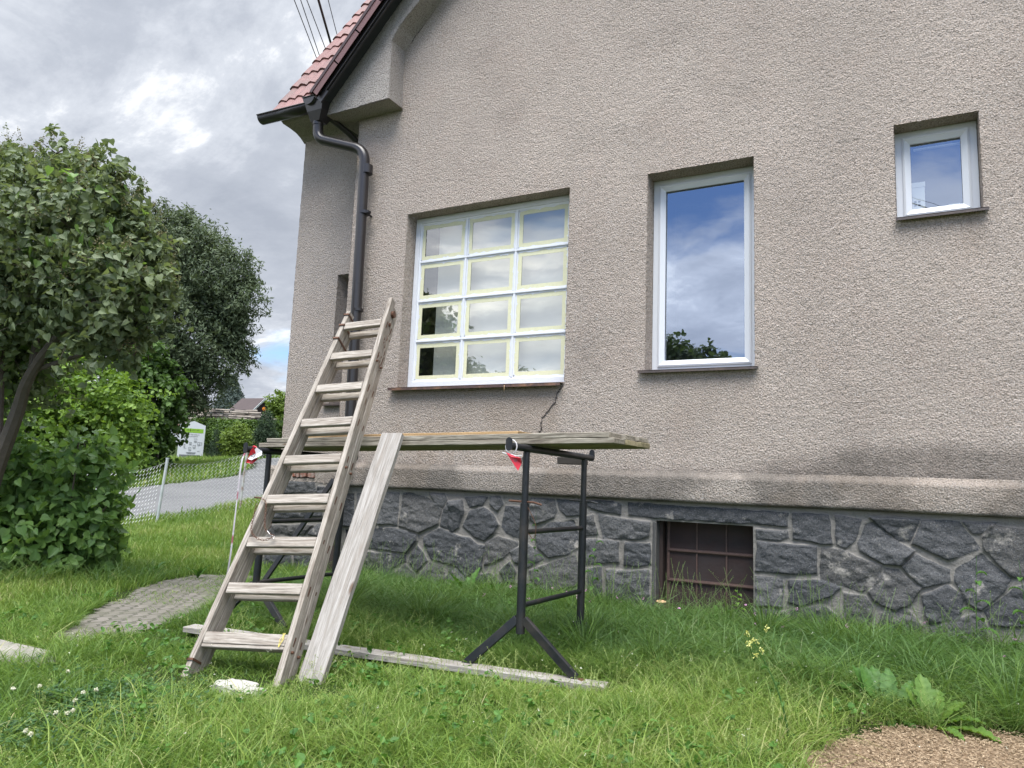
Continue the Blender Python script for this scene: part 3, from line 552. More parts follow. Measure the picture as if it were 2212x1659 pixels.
# right continuation beyond the frame
gx = np.arange(.97, 7, .33); gz = [-.28, .02, .33, .65, .97]; rj = random.Random(4)
GP_ = [[(x+rj.uniform(-.08, .08)*(i > 0)+.1*(j % 2), z+rj.uniform(-.07, .07)*(0 < j < 4)) for j, z in enumerate(gz)] for i, x in enumerate(gx)]
for i in range(len(gx)-1):
    for j in range(4):
        q = [GP_[i][j], GP_[i+1][j], GP_[i+1][j+1], GP_[i][j+1]]; mx_ = sum(p[0] for p in q)/4; mz_ = sum(p[1] for p in q)/4
        FILL.append([(mx_+(p[0]-mx_)*.90, mz_+(p[1]-mz_)*.90) for p in q])
stone_relief('stone_plinth', FILL, -5.55, 2.6, -.25, .985, .0085, -.004, (-1.86, -1.05, .02, .812))
stone_relief('stone_plinth_far', FILL, 2.6, 6.9, -.25, .985, .04, -.004)
rp = np.arange(-.01, .32, .012)
b = MB(); b.box((-1.895, -.012, .0), (-1.862, .25, .80)); b.build('cellar_window_reveal', simple('dark_jamb_stone', (.060, .060, .058), .9, 0, .4, 20, .6, 60), house, bevel=.012)
b = MB(); b.box((-1.05, .0, .02), (-1.0, .25, .81)); b.box((-1.90, .0, .812), (-1.0, .25, .9)); b.box((-1.9, -.05, -.1), (-1.0, .3, .02)); b.build('cellar_window_reveal', M['conc'], house, bevel=.012)
stone_relief('wing_stone_plinth', WSTONES+[[(-6.99, -.12), (-6.5, -.12), (-6.5, -.3), (-6.99, -.3)], [(-6.46, -.12), (-6, -.12), (-6, -.3), (-6.46, -.3)], [(-5.95, .3), (-5.6, .3), (-5.6, .9), (-5.95, .9)], [(-5.95, -.2), (-5.6, -.2), (-5.6, .26), (-5.95, .26)]], -7.0, -5.5, -.3, 1.0, .01, WS-.03, rough=1.4)
for q in (((-6.995, WS-.02, -.3), (-6.9, 3, 1.15)), ((-5.56, 0, -.3), (-5.50, WS, .98))): b = MB(); b.box(*q); b.build('plinth_side', M['stone'], house)
b = MB()
for x in (-6.595, -6.535, -6.47, -6.405, -6.34, -6.29):
    b.box((x+.006, WS-.045-random.random()*.02, 1.05+random.random()*.015), (x+.055, WS+.03, 1.165-random.random()*.02), .006)
b.build('exposed_bricks', M['brick'], house, bevel=.006)
# crack below the big window
CR = [(-2.775, 2.04), (-2.80, 2.0), (-2.835, 1.944), (-2.86, 1.86), (-2.921, 1.791), (-2.95, 1.75), (-2.987, 1.711), (-3.0, 1.66), (-2.993, 1.614), (-3.015, 1.57), (-3.0, 1.525), (-3.09, 1.42), (-3.12, 1.37), (-3.18, 1.324), (-3.20, 1.27), (-3.237, 1.234)]
b = MB(); pts = []
for (x0, z0), (x1, z1) in zip(CR[:-1], CR[1:]):
    for k in range(5): t = k/5; pts.append((x0+(x1-x0)*t+random.uniform(-.007, .007), z0+(z1-z0)*t))
for (x0, z0), (x1, z1) in zip(pts[:-1], pts[1:]): w_ = random.uniform(.0003, .0012); b.box((min(x0, x1)-w_, -.0085, z1), (max(x0, x1)+w_, .004, z0+.001))
for q in range(10): 
    pass
b.build('wall_crack', simple('crack_shadow', (.06, .05, .045), .9), house)

# ------------------------------------------------ windows
c0 = Vector((0, 0, 0))
def ringbox(mb, x0, x1, z0, z1, w, ya, yb):
    mb.box((x0, ya, z0), (x0+w, yb, z1)); mb.box((x1-w, ya, z0), (x1, yb, z1)); mb.box((x0+w, ya, z0), (x1-w, yb, z0+w)); mb.box((x0+w, ya, z1-w), (x1-w, yb, z1))
def mitre(mb, x0, x1, z0, z1, w, ya, yb, yslope=0):
    """mitred frame; front face at ya on the outside edge and ya+yslope on the inside edge"""
    O = [(x0, z0), (x1, z0), (x1, z1), (x0, z1)]; I = [(x0+w, z0+w), (x1-w, z0+w), (x1-w, z1-w), (x0+w, z1-w)]
    for k in range(4):
        j = (k+1) % 4; a, b_, c, d = O[k], O[j], I[j], I[k]
        mb.poly([(a[0], ya, a[1]), (b_[0], ya, b_[1]), (c[0], ya+yslope, c[1]), (d[0], ya+yslope, d[1])])
        mb.poly([(d[0], ya+yslope, d[1]), (c[0], ya+yslope, c[1]), (c[0], yb, c[1]), (d[0], yb, d[1])])
        mb.poly([(b_[0], ya, b_[1]), (a[0], ya, a[1]), (a[0], yb, a[1]), (b_[0], yb, b_[1])])
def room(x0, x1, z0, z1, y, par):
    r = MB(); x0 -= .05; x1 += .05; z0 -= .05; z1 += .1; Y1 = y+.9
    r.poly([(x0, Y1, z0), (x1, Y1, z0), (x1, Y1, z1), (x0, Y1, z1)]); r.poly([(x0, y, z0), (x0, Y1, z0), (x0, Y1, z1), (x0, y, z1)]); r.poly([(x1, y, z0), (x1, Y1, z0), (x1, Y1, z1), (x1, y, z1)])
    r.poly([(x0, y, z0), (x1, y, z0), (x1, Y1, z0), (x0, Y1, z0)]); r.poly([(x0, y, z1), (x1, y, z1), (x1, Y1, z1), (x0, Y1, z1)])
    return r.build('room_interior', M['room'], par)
def pvc_window(x0, x1, z0, z1, y, label, fw=.058, sw=.062):
    w = MB(); mitre(w, x0, x1, z0, z1, fw, y, y+.07, .0); o = w.build('window', M['white'], house, bevel=.004); o['label'] = label
    s = MB(); g = .006; mitre(s, x0+fw-.004, x1-fw+.004, z0+fw-.004, z1-fw+.004, .016, y-.012, y+.05, -.006); mitre(s, x0+fw+.012, x1-fw-.012, z0+fw+.012, z1-fw-.012, sw-.018, y-.018, y+.06, .022)
    s.build('sash', M['white'], o, bevel=.003)
    p = MB(); q = fw+sw-.008; p.poly([(x0+q, y+.03, z0+q), (x1-q, y+.03, z0+q), (x1-q, y+.03, z1-q), (x0+q, y+.03, z1-q)]); p.build('pane', M['glass'], o)
    gk = MB(); mitre(gk, x0+q-.003, x1-q+.003, z0+q-.003, z1-q+.003, .006, y+.022, y+.03); gk.build('gasket', M['under'], o)
    room(x0, x1, z0, z1, y+.08, o)
    return o
w2 = pvc_window(-1.976, -1.034, 2.135, 3.985, .19, 'tall narrow white window')
for x in (-1.80, -1.22): c = MB(); c.box((x, .181, 2.150), (x+.05, .19, 2.166)); c.build('drain_cap', M['signgrey'], w2, bevel=.002)
c = MB(); c.box((-2.035, -.055, 2.103), (-1.005, -.052, 2.128)); c.prism([(-2.035, -.055, 2.126), (-1.005, -.055, 2.126), (-1.005, .19, 2.140), (-2.035, .19, 2.140)], (0, 0, -.004)); c.build('sill', M['silld'], w2)
w3 = pvc_window(.056, .624, 3.275, 4.046, .158, 'small square white window', .055, .060)
c = MB(); c.box((.045, -.05, 3.238), (.66, -.047, 3.262)); c.prism([(.045, -.05, 3.260), (.66, -.05, 3.260), (.66, .16, 3.276), (.045, .16, 3.276)], (0, 0, -.004)); c.build('sill', M['silld'], w3)
# things on the inner sill of the small window
bx = MB(); bx.box((.17, .25, 3.40), (.26, .34, 3.60)); bx.prism([(.165, .245, 3.60), (.265, .245, 3.60), (.265, .345, 3.60), (.165, .345, 3.60)], (0, 0, .04)); o = bx.build('carton', M['paper'], None)
tag(o, 'pale carton standing behind the glass of the small square window', 'carton')
bx = MB(); [bx.box((.182+.028*i, .247, 3.44+.03*j), (.20+.028*i, .249, 3.455+.03*j)) for i in range(2) for j in range(2)]; bx.build('print', M['ink'], o)
bx = MB(); bx.box((.42, .25, 3.37), (.50, .33, 3.425)); tag(bx.build('small_box', M['paper'], None, bevel=.003), 'small flat box low behind the small square window', 'box')
bx = MB(); bx.box((.02+.17, .21, 3.905), (.56, .235, 3.915)); bx.build('blind_rail', M['paper'], w3)

# big gridded window
X0, X1, Z0, Z1, WY = -4.715, -2.775, 2.075, 3.985, .175
w = MB(); mitre(w, X0, X1, Z0, Z1, .055, WY-.012, WY+.06, .0); mitre(w, X0+.055, X1-.055, Z0+.055, Z1-.055, .022, WY+.0, WY+.06, .004)
w1 = w.build('window', M['wpaint'], house, bevel=.003); w1['label'] = 'wide white window of twelve taped panes'
xa, xb, za, zb = X0+.077, X1-.077, Z0+.077, Z1-.077; mw = .042
cw = (xb-xa-2*mw)/3; ch = (zb-za-3*mw)/4
def bar(mb, x0, x1, z0, z1, vert):
    c = (x0+x1)/2 if vert else (z0+z1)/2
    mb.box((x0, WY+.006, z0), (x1, WY+.05, z1))
    if vert: mb.box((c-.011, WY-.004, z0), (c+.011, WY+.02, z1))
    else: mb.box((x0, WY-.0025, c-.011), (x1, WY+.02, c+.011))
for i in (1, 2): v = MB(); x = xa+i*cw+(i-1)*mw; bar(v, x, x+mw, za-.002, zb+.002, True); v.build('glazing_bar', M['wpaint'], w1, bevel=.002)
for j in (1, 2, 3):
    v = MB(); z = za+j*ch+(j-1)*mw
    for i in range(3): x = xa+i*(cw+mw); bar(v, x-.003, x+cw+.003, z, z+mw, False)
    v.box((xa-.003, WY-.006, z+mw/2-.009), (xb+.003, WY+.0, z+mw/2+.009)); v.build('glazing_bar', M['wpaint'], w1, bevel=.002)
for i in range(3):
    for j in range(4):
        x = xa+i*(cw+mw); z = za+j*(ch+mw); y = WY+.013
        p = MB(); p.poly([(x, y, z), (x+cw, y, z), (x+cw, y, z+ch), (x, y, z+ch)]); p.build('pane', M['glass2'], w1)
        t = MB(); tw = .050; yy = y-.002; jj = lambda: random.uniform(-.003, .003)
        for (a0, b0, a1, b1, q) in ((x, z, x+cw, z+tw+jj(), 0), (x, z+ch-tw+jj(), x+cw, z+ch, 0), (x, z, x+tw+jj(), z+ch, .0012), (x+cw-tw+jj(), z, x+cw, z+ch, .0012)):
            t.box((a0+.001, yy-.0006-q, b0+.001), (a1-.001, yy-q, b1-.001))
        t.build('masking_tape', M['tape'], w1)
        s = MB()   # ragged paint brushed over the tape's outer edge
        for side in range(4):
            n_ = 36; L_ = cw if side < 2 else ch; ed = []
            lim = (.016, .013, .010, .010)[side]; o_ = random.random()*50
            for k in range(n_+1):
                t_ = k/n_; dpt = .004+lim*max(0, vnoise(t_*L_*22+o_, 3.3*side, 1)-.25)*1.3 + (.012 if random.random() < .035 else 0)
                ed.append((t_*L_, dpt))
            for (p0, d0), (p1, d1) in zip(ed[:-1], ed[1:]):
                if side == 0: q = [(x+p0, z), (x+p1, z), (x+p1, z+d1), (x+p0, z+d0)]
                elif side == 1: q = [(x+p0, z+ch-d0), (x+p1, z+ch-d1), (x+p1, z+ch), (x+p0, z+ch)]
                elif side == 2: q = [(x, z+p0), (x+d0, z+p0), (x+d1, z+p1), (x, z+p1)]
                else: q = [(x+cw-d0, z+p0), (x+cw, z+p0), (x+cw, z+p1), (x+cw-d1, z+p1)]
                s.poly([(a, yy-.0032, c_) for a, c_ in q])
        s.build('paint_smear', M['wpaint'], w1)
room(X0, X1, Z0, Z1, WY+.07, w1)
bl = MB(); bl.box((-4.50, WY+.15, Z0+.02), (X1-.02, WY+.16, Z1-.02)); bl.build('inner_blind', simple('grey_blind', (.60, .57, .52), .9, 0, .08, 3), w1)
c = MB(); pts = [(-4.805, 2.018)]
c.box((-4.80, -.075, 2.012), (-2.785, -.071, 2.042)); c.prism([(-4.80, -.075, 2.040), (-2.785, -.075, 2.040), (-2.785, .18, 2.062), (-4.80, .18, 2.062)], (0, 0, -.004)); c.box((-4.70, .155, 2.055), (-2.78, .165, 2.078)); c.build('sill', M['sillm'], w1)
c = MB(); c.prism([(-3.38, -.077, 2.03), (-3.37, -.077, 2.03), (-3.375, -.077, 1.975)], (0, -.002, 0)); c.build('paint_chip', M['cut'], w1)

# cellar shutter
sh = MB(); sh.box((-1.80, .16, .03), (-1.05, .17, .815)); sho = sh.build('cellar_shutter', M['shutter'], house)
sb = MB()
for x in (-1.80, -1.548, -1.298): sb.box((x-.006, .148, .03), (x+.006, .162, .812))
sb.box((-1.80, .150, .03), (-1.785, .164, .812)); sb.build('shutter_bar', M['shutbar'], sho, bevel=.002)
for z in (.30, .555): sb = MB(); sb.box((-1.80, .135, z), (-1.052, .16, z+.012)); sb.box((-1.80, .15, z-.008), (-1.052, .162, z+.02)); sb.build('shutter_bar', M['shutbar'], sho, bevel=.002)
sf = MB(); sf.box((-1.862, .10, .02), (-1.832, .2, .81)); sf.box((-1.86, .20, .03), (-1.05, .22, .81)); sf.build('shutter_frame', M['iron'], sho)

# ------------------------------------------------ cornice, roof, gutters
f = MB(); FY = -.25
out = [(-5.80, 5.275), (-4.894, 5.285), (-4.905, 5.62), (-4.905, 5.98), (-4.80, 6.14), (-4.66, 6.27), (-4.54, 6.37), (-3.90, 6.98), (-3.0, 7.85), (-3.2, 8.1), (-5.80, 5.52)]
# finely meshed front by triangulated grid mask
us = np.arange(-5.86, -3.0, .0135); vs = np.arange(5.26, 8.0, .0135)
fo = rough_patch('gable_cornice', us, vs, lambda u, v, h: (u, FY-h, v), M['fascia'], house, lambda x, z: inpoly(x+(fbm(x, z, 8, 2)-.5)*.015, z, out), amp=.0028)
f.prism([(x, FY+.008, z) for x, z in out], (0, .26, 0)); f.build('gable_cornice_body', M['fascia'], house)
rough_patch('gable_cornice_soffit', np.arange(-5.80, -4.88, .0135), np.arange(FY, .02, .0135), lambda u, v, h: (u, v, 5.268+h), M['fascia'], house, amp=.003)
sfm = MB(); sfm.prism([(-5.80, -.20, 5.285), (-5.50, -.20, 5.285), (-5.50, -.20, 5.6), (-5.82, -.20, 5.6)], (0, .95, 0)); sfm.build('side_eave_box', M['fascia'], house)
# wing eave box with a hollow (cavetto) soffit
pr_ = [(.07, 5.66), (.07, 5.60), (.12, 5.57), (.25, 5.565), (.36, 5.55), (.44, 5.52), (.52, 5.47), (.52, 5.66)]
wb = MB(); wb.prism([(-6.90, y, z) for y, z in pr_], (1.41, 0, 0)); wb.build('wing_eave_box', M['fascia'], house, smooth=False)
# tiled roofs
def tileroof(name, origin, ex, es, width, rows, gauge=.34, tw=.3, bnd=None, waves=2):
    """courses of profiled tiles; ex: along the eave, es: up the slope"""
    ex = Vector(ex).normalized(); es = Vector(es).normalized(); nn = ex.cross(es).normalized(); 
    if nn.z < 0: nn = -nn
    V = []; Fq = []; seg = int(width/.025)
    for r in range(rows):
        base = len(V); o = Vector(origin)+es*(gauge*r)
        jz = [random.uniform(-.004, .004) for _ in range(int(width/tw)+2)]
        for (s, lift, th) in ((-.03, .012, 1), (-.03, .038, 0), (gauge+.02, .012, 0)):
            for k in range(seg+1):
                x = k*width/seg; ph = (x % (tw/waves))/(tw/waves)
                prof = .5-.5*math.cos(2*math.pi*ph); prof = prof**.7*.028
                V.append(tuple(o+ex*x+es*s+nn*(lift+prof+jz[int(x/tw)])))
        for a in range(2):
            for k in range(seg):
                if bnd and not bnd((k+.5)*width/seg, gauge*r): continue
                i = base+a*(seg+1)+k; Fq.append((i, i+1, i+seg+2, i+seg+1))
    return raw(name, np.array(V)-np.array(parent_world(house).translation), Fq, M['tile'], house, smooth=False, T=Matrix.Translation(parent_world(house).translation))
al = math.radians(58)
tileroof('wing_roof', (-7.06, .02, 5.625), (1, 0, 0), (0, math.cos(al), math.sin(al)), 4.2, 12, .34, bnd=lambda x, s: x < 1.32+s*math.sin(al)/1.06)
u_ = MB(); 
L_ = 4.1; u_.poly([(-7.04, .04, 5.61), (-5.72, .04, 5.61), (-5.72+L_*math.sin(al)/1.06, .04+L_*math.cos(al), 5.61+L_*math.sin(al)), (-7.04, .04+L_*math.cos(al), 5.61+L_*math.sin(al))]); u_.build('wing_roof_deck', M['under'], house, solid=.02)
ga = math.radians(46.8); gs = Vector((math.cos(ga), 0, math.sin(ga)))
# gable roof: left slope falls towards -X
tileroof('gable_roof', (-5.86, 5.0, 5.46), (0, -1, 0), tuple(gs), 5.44, 13, .34)
u_ = MB(); a0 = Vector((-5.80, -.42, 5.405)); u_.prism([a0, a0+gs*5, a0+gs*5+Vector((0, 5.4, 0)), a0+Vector((0, 5.4, 0))], gs.cross(Vector((0, 1, 0)))*-.03); u_.build('gable_roof_deck', M['under'], house)
# barge board and stepped flashing
def vband(p, lo, hi, y0, y1, name, mat, parent=None, t0=0, t1=5):
    nrm = Vector((-gs.z, 0, gs.x)); A = Vector(p)+gs*t0; B = Vector(p)+gs*t1; b = MB()
    b.prism([A+nrm*lo, B+nrm*lo, B+nrm*hi, A+nrm*hi], (0, y1-y0, 0))
    for i, v in enumerate(b.v): b.v[i] = (v[0], v[1]-p[1]+y0, v[2])
    return b.build(name, mat, parent or house, bevel=.002)
P0 = (-5.765, 0, 5.40)
vband(P0, -.075, .02, -.43, -.405, 'barge_board', M['pvc'], t0=-.03)
vband(P0, -.055, -.048, -.452, -.43, 'barge_board_edge', M['pvc'], t0=.12)
t = -.02; bf = None
while t < 4.5:
    fl = vband(P0, .0, .105, -.470, -.466, 'barge_flashing', M['flash'], t0=t+.02, t1=t+.455)
    vband(P0, .085, .125, -.478, -.44, 'flashing_lip', M['flashd'], fl, t0=t, t1=t+.42)
    vband(P0, .100, .104, -.47, -.30, 'flashing_top', M['flash'], fl, t0=t, t1=t+.44)
    t += .415
for k, tt in enumerate((.33, .62, 1.28, 2.2)):
    b = MB(); q = Vector(P0)+gs*tt+Vector((-.03-.05*(k % 2), 0, .15)); b.box((q.x-.012, .15, q.z-.03), (q.x+.012, .22, q.z+.08)); b.build('snow_hook', M['flashd'], house)
# gutters
gw = MB(); gw.tube([(-7.13, -.02, 5.63), (-5.95, -.02, 5.60)], .085, 14, False, (math.radians(92), math.radians(268)), hint=(0, 0, 1)); gwo = gw.build('wing_gutter', M['pvc'], house, smooth=True, solid=.004, auto=False)
gl = MB(); gl.tube([(-7.135, -.108, 5.632), (-5.95, -.108, 5.602)], .009, 8); gl.build('gutter_lip', M['pvc'], gwo, smooth=True)
ge = MB(); ge.tube([(-5.945, -.40, 5.452), (-5.945, 3.8, 5.452)], .082, 14, False, (math.radians(90), math.radians(270)), hint=(0, 0, 1)); geo = ge.build('side_gutter', M['pvc'], house, smooth=True, solid=.004, auto=False)
cp = MB(); cp.tube([(-5.945, -.412, 5.452), (-5.945, -.402, 5.452)], .086, 16, False, (math.radians(90), math.radians(270)), hint=(0, 0, 1)); 
pts = [(-5.945+.088*math.cos(a), -.412, 5.452-.088*math.sin(a)) for a in np.linspace(0, math.pi, 14)]; cp.prism(pts, (0, .006, 0)); cp.build('gutter_end_cap', M['pvc'], geo)
cp = MB(); cp.tube([(-6.04, -.415, 5.458), (-5.85, -.415, 5.458)], .008, 8); cp.build('gutter_lip', M['pvc'], geo, smooth=True)
hp = MB()
top = [(-6.03, -.38, 5.40), (-5.76, -.38, 5.40), (-5.76, -.12, 5.40), (-6.03, -.12, 5.40)]; mid = [(-6.00, -.36, 5.30), (-5.78, -.36, 5.30), (-5.78, -.14, 5.30), (-6.00, -.14, 5.30)]; bot = [(-5.975, -.32, 5.19), (-5.845, -.32, 5.19), (-5.845, -.19, 5.19), (-5.975, -.19, 5.19)]
for A, B in ((top, mid), (mid, bot)):
    for k in range(4): j = (k+1) % 4; hp.poly([A[k], A[j], B[j], B[k]])
hp.poly(top); hp.poly(bot); hpo = hp.build('gutter_hopper', M['pvc'], house)
dp = MB(); path = rounded([(-5.915, -.26, 5.22), (-5.91, -.25, 5.00), (-5.275, -.14, 4.79), (-5.235, -.125, 1.25), (-5.285, -.20, 1.02)], .15, 8); dp.tube(path, .059, 20); dpo = dp.build('downpipe', M['pvc'], house, smooth=True)
j_ = MB()
for p, q in (((-5.915, -.26, 5.16), (-5.914, -.26, 5.23)), ((-5.237, -.127, 4.50), (-5.239, -.127, 4.60)), ((-5.236, -.126, 2.9), (-5.236, -.126, 2.93))): j_.tube([p, q], .0635, 20)
j_.build('pipe_socket', M['pvc'], dpo, smooth=True)
for z in (4.02, 2.06): j_ = MB(); j_.tube([(-5.236, -.126, z), (-5.236, -.126, z+.035)], .066, 20); j_.box((-5.18, -.16, z+.004), (-5.155, -.11, z+.03)); j_.box((-5.245, -.08, z+.01), (-5.225, .0, z+.025)); j_.build('pipe_clamp', M['clamp'], dpo, smooth=True)
dd = MB(); dd.tube(rounded([(-5.27, -.19, 1.06), (-5.30, -.205, .9), (-5.30, -.205, -.1)], .05, 5), [.062]*99 if False else .064, 18); dd.build('drain_pipe', M['iron'], dpo, smooth=True)
bp_ = MB(); bp_.tube(rounded([(-5.84, -.14, 5.29), (-5.72, .10, 5.17), (-5.56, .38, 4.90), (-5.54, .42, 4.5)], .08, 6), .036, 14); bp_.tube([(-5.69, .155, 5.115), (-5.66, .21, 5.07)], .041, 14); bp_.build('branch_pipe', M['pvc'], dpo, smooth=True)
# ---------------------------------------------------------------- timber helper
def timber(name, A, B, hint, w, t, mat, parent=None, jit=.0015, bevel=.003, taper=0, nseg=None, chips=0):
    """sawn board from A to B (centre line), width w along hint, thickness t"""
    A = Vector(A); B = Vector(B); X = (B-A); L = X.length; X.normalize(); Y = Vector(hint); Y = (Y-X*Y.dot(X)).normalized(); Z = X.cross(Y)
    n = nseg or max(2, int(L/.12)); V = []; F_ = []
    for i in range(n+1):
        x = L*i/n; ww = w*(1-taper*i/n)
        for sy, sz in ((-1, -1), (1, -1), (1, 1), (-1, 1)): V.append((x+(random.uniform(-.004, .004) if i in (0, n) else 0), sy*ww/2+random.uniform(-jit, jit), sz*t/2+random.uniform(-jit, jit)*.6))
    for i in range(n):
        for k in range(4): j = (k+1) % 4; F_.append((i*4+k, i*4+j, i*4+4+j, i*4+4+k)[::-1])
    F_.append((0, 1, 2, 3)); F_.append(tuple(n*4+k for k in (3, 2, 1, 0)))
    T = Matrix((X, Y, Z)).transposed().to_4x4(); T.translation = A
    o = raw(name, V, F_, mat, parent, T=T)
    if bevel: md = o.modifiers.new('bevel', 'BEVEL'); md.width = bevel; md.segments = 1; md.limit_method = 'ANGLE'; md.angle_limit = .9
    return o

# ---------------------------------------------------------------- ladder (two wooden sections lying on each other)
BL, TL = Vector((-3.40, -3.346, .218)), Vector((-3.538, -2.235, 2.208)); BR, TR = Vector((-2.925, -3.215, .240)), Vector((-3.262, -2.165, 2.235))
lad = empty('ladder', (-3.1, -3.4, 0), 'weathered wooden double ladder leaning on the scaffold platform', 'ladder')
cL = (TL-BL); cR = (TR-BR); rg = (BR-BL).normalized(); up_ = ((cL+cR)*.5).normalized(); nb = up_.cross(rg)
if nb.y < 0: nb = -nb
nb.normalize()
def st(B_, c_, z0, ext, side):
    a = B_ + c_*((z0-B_.z)/c_.z); b_ = B_ + c_*(1+ext); return a, b_
for sec in (0, 1):
    off = nb*(.040+.080*sec)
    for (B_, c_, s_, ext) in ((BL, cL, -1, .052 if sec == 0 else .0), (BR, cR, 1, .090 if sec == 0 else .075)):
        a, b_ = st(B_, c_, .0, ext, s_); sh_ = rg*(.018*s_); timber('stile', a+off+sh_, b_+off+sh_, rg, .034, .074, M['ladderwood'], lad, taper=.1)
    for k in range(9):
        t = k/8; p = BL.lerp(TL, t); q = BR.lerp(TR, t); o2 = nb*(.022+.080*sec) - up_*(.03+.012*sec)
        if sec == 1: o2 = nb*(.118) - up_*.036
        timber('rung', p+o2, q+o2, up_, .062 if sec == 0 else .050, .030, M['ladderwood'], lad, jit=.001)
        # wedged mortise ends showing on the outer side of the right stile
        mm = MB(); c_ = q+rg*.0355+nb*(.038+.08*sec)-up_*.035
        e1 = up_*.030; e2 = nb*.006; mm.prism([c_-e1-e2, c_-e1+e2, c_+e1+e2, c_+e1-e2], rg*.0012); mm.build('mortise', M['rust'], lad)
for k in (0, 4, 7):
    for sec in (0, 1):
        t = k/8; q = BR.lerp(TR, t)+rg*.036+nb*(.036+.08*sec)-up_*.085; mm = MB(); mm.tube([q, q+rg*.016], .008, 8); mm.build('bolt', M['rust'], lad)
for t in (.93, .985, 1.03):   # iron bands at the top of the left stile
    p = BL+cL*t+rg*-.018; mm = MB()
    for (a, b_) in (((-.021, -.004), (.021, .165)),):
        for (u0, u1, v0, v1) in ((-.021, -.017, -.004, .160), (.017, .021, -.004, .160), (-.021, .021, -.006, .0)):
            P4 = [p+rg*u0+nb*v0, p+rg*u1+nb*v0, p+rg*u1+nb*v1, p+rg*u0+nb*v1]; mm.prism(P4, up_*.014)
    mm.build('iron_band', M['rust'], lad)
p = BR+cR*1.04+rg*.034+nb*.07; mm = MB(); mm.tube([p, p+rg*.02], .026, 10); mm.build('hinge_plate', M['rust'], lad); mm = MB(); mm.tube([p+up_*-.1, p+up_*-.10+rg*.014], .014, 8); mm.build('bolt', M['rust'], lad)
mm = MB(); q = BR+cR*.82+rg*.0365+nb*.03; 
for k in range(14):
    a = q+up_*(k*.022)+nb*random.uniform(0, .08); mm.prism([a, a+up_*random.uniform(.01, .05), a+nb*.012+up_*.02], rg*.0015)
mm.build('paint_flakes', M['rust'], lad)
p = BL+cL*-.07; mm = MB(); 
for (u0, u1, v0, v1) in ((-.037, -.034, -.004, .08), (.0, .003, -.004, .08), (-.037, .003, -.006, -.001)):
    P4 = [p+rg*u0+nb*v0, p+rg*u1+nb*v0, p+rg*u1+nb*v1, p+rg*u0+nb*v1]; mm.prism(P4, up_*.012)
mm.build('iron_band', M['rust'], lad)
mm = MB(); q = BR+rg*-.02-up_*.03
for k in range(5): mm.tube([q+nb*-.001+rg*random.uniform(-.012, .012)+up_*.035, q-nb*.004+rg*random.uniform(-.012, .012), q+rg*random.uniform(-.012, .012)-up_*.04], .0012, 5)
mm.build('string', M['yel'], lad)
# extra lath screwed under the lowest tread
timber('rung', BL+nb*.03-up_*.072, BR+nb*.03-up_*.072, nb, .04, .018, M['ladderwood'], lad)
# chain hanging on the ladder
ch = MB()
def chain(P, link=.022):
    P = smoothpath(P, 10); d = 0; tot = sum((P[i+1]-P[i]).length for i in range(len(P)-1)); n = int(tot/(link*.78)); 
    cum = [0]; 
    for i in range(len(P)-1): cum.append(cum[-1]+(P[i+1]-P[i]).length)
    def at(s):
        s = min(max(s, 0), tot-1e-6)
        for i in range(len(P)-1):
            if cum[i+1] >= s: return P[i].lerp(P[i+1], (s-cum[i])/(cum[i+1]-cum[i]))
    for k in range(n):
        c_ = at((k+.5)*tot/n); t_ = (at((k+1)*tot/n)-at(k*tot/n)).normalized(); s_ = t_.cross(Vector((.3, .2, 1))).normalized()
        if k % 2: s_ = t_.cross(s_)
        ch.tube([c_+t_*math.cos(a)*link*.5+s_*math.sin(a)*link*.27 for a in np.linspace(0, 2*math.pi, 9)], .0016, 4, False)
kL = BL.lerp(TL, .36); fr = -nb*.012
chain([kL+rg*-.037+fr, kL+rg*.03-up_*.04+fr*2, BL.lerp(TL, .27)+rg*.10+fr*2, BL.lerp(BR, .42).lerp(TL.lerp(TR, .42), .245)+fr*2])
chain([kL+rg*-.037-up_*.04+fr, BL.lerp(TL, .26)+rg*.02+fr*2, BL.lerp(TL, .235)+rg*.12+fr*2, BL.lerp(BR, .42).lerp(TL.lerp(TR, .42), .245)+fr*2])
co = tag(ch.build('chain', M['rust'], None, smooth=False), 'thin rusty chain looped round the left stile of the ladder', 'chain')
q = BL.lerp(BR, .42).lerp(TL.lerp(TR, .42), .245)+fr*2; mm = MB(); mm.tube([q-rg*.06+up_*.035, q-rg*.03+up_*.01, q, q-up_*.015], .0022, 6); mm.build('cable_tie', M['zip'], co)

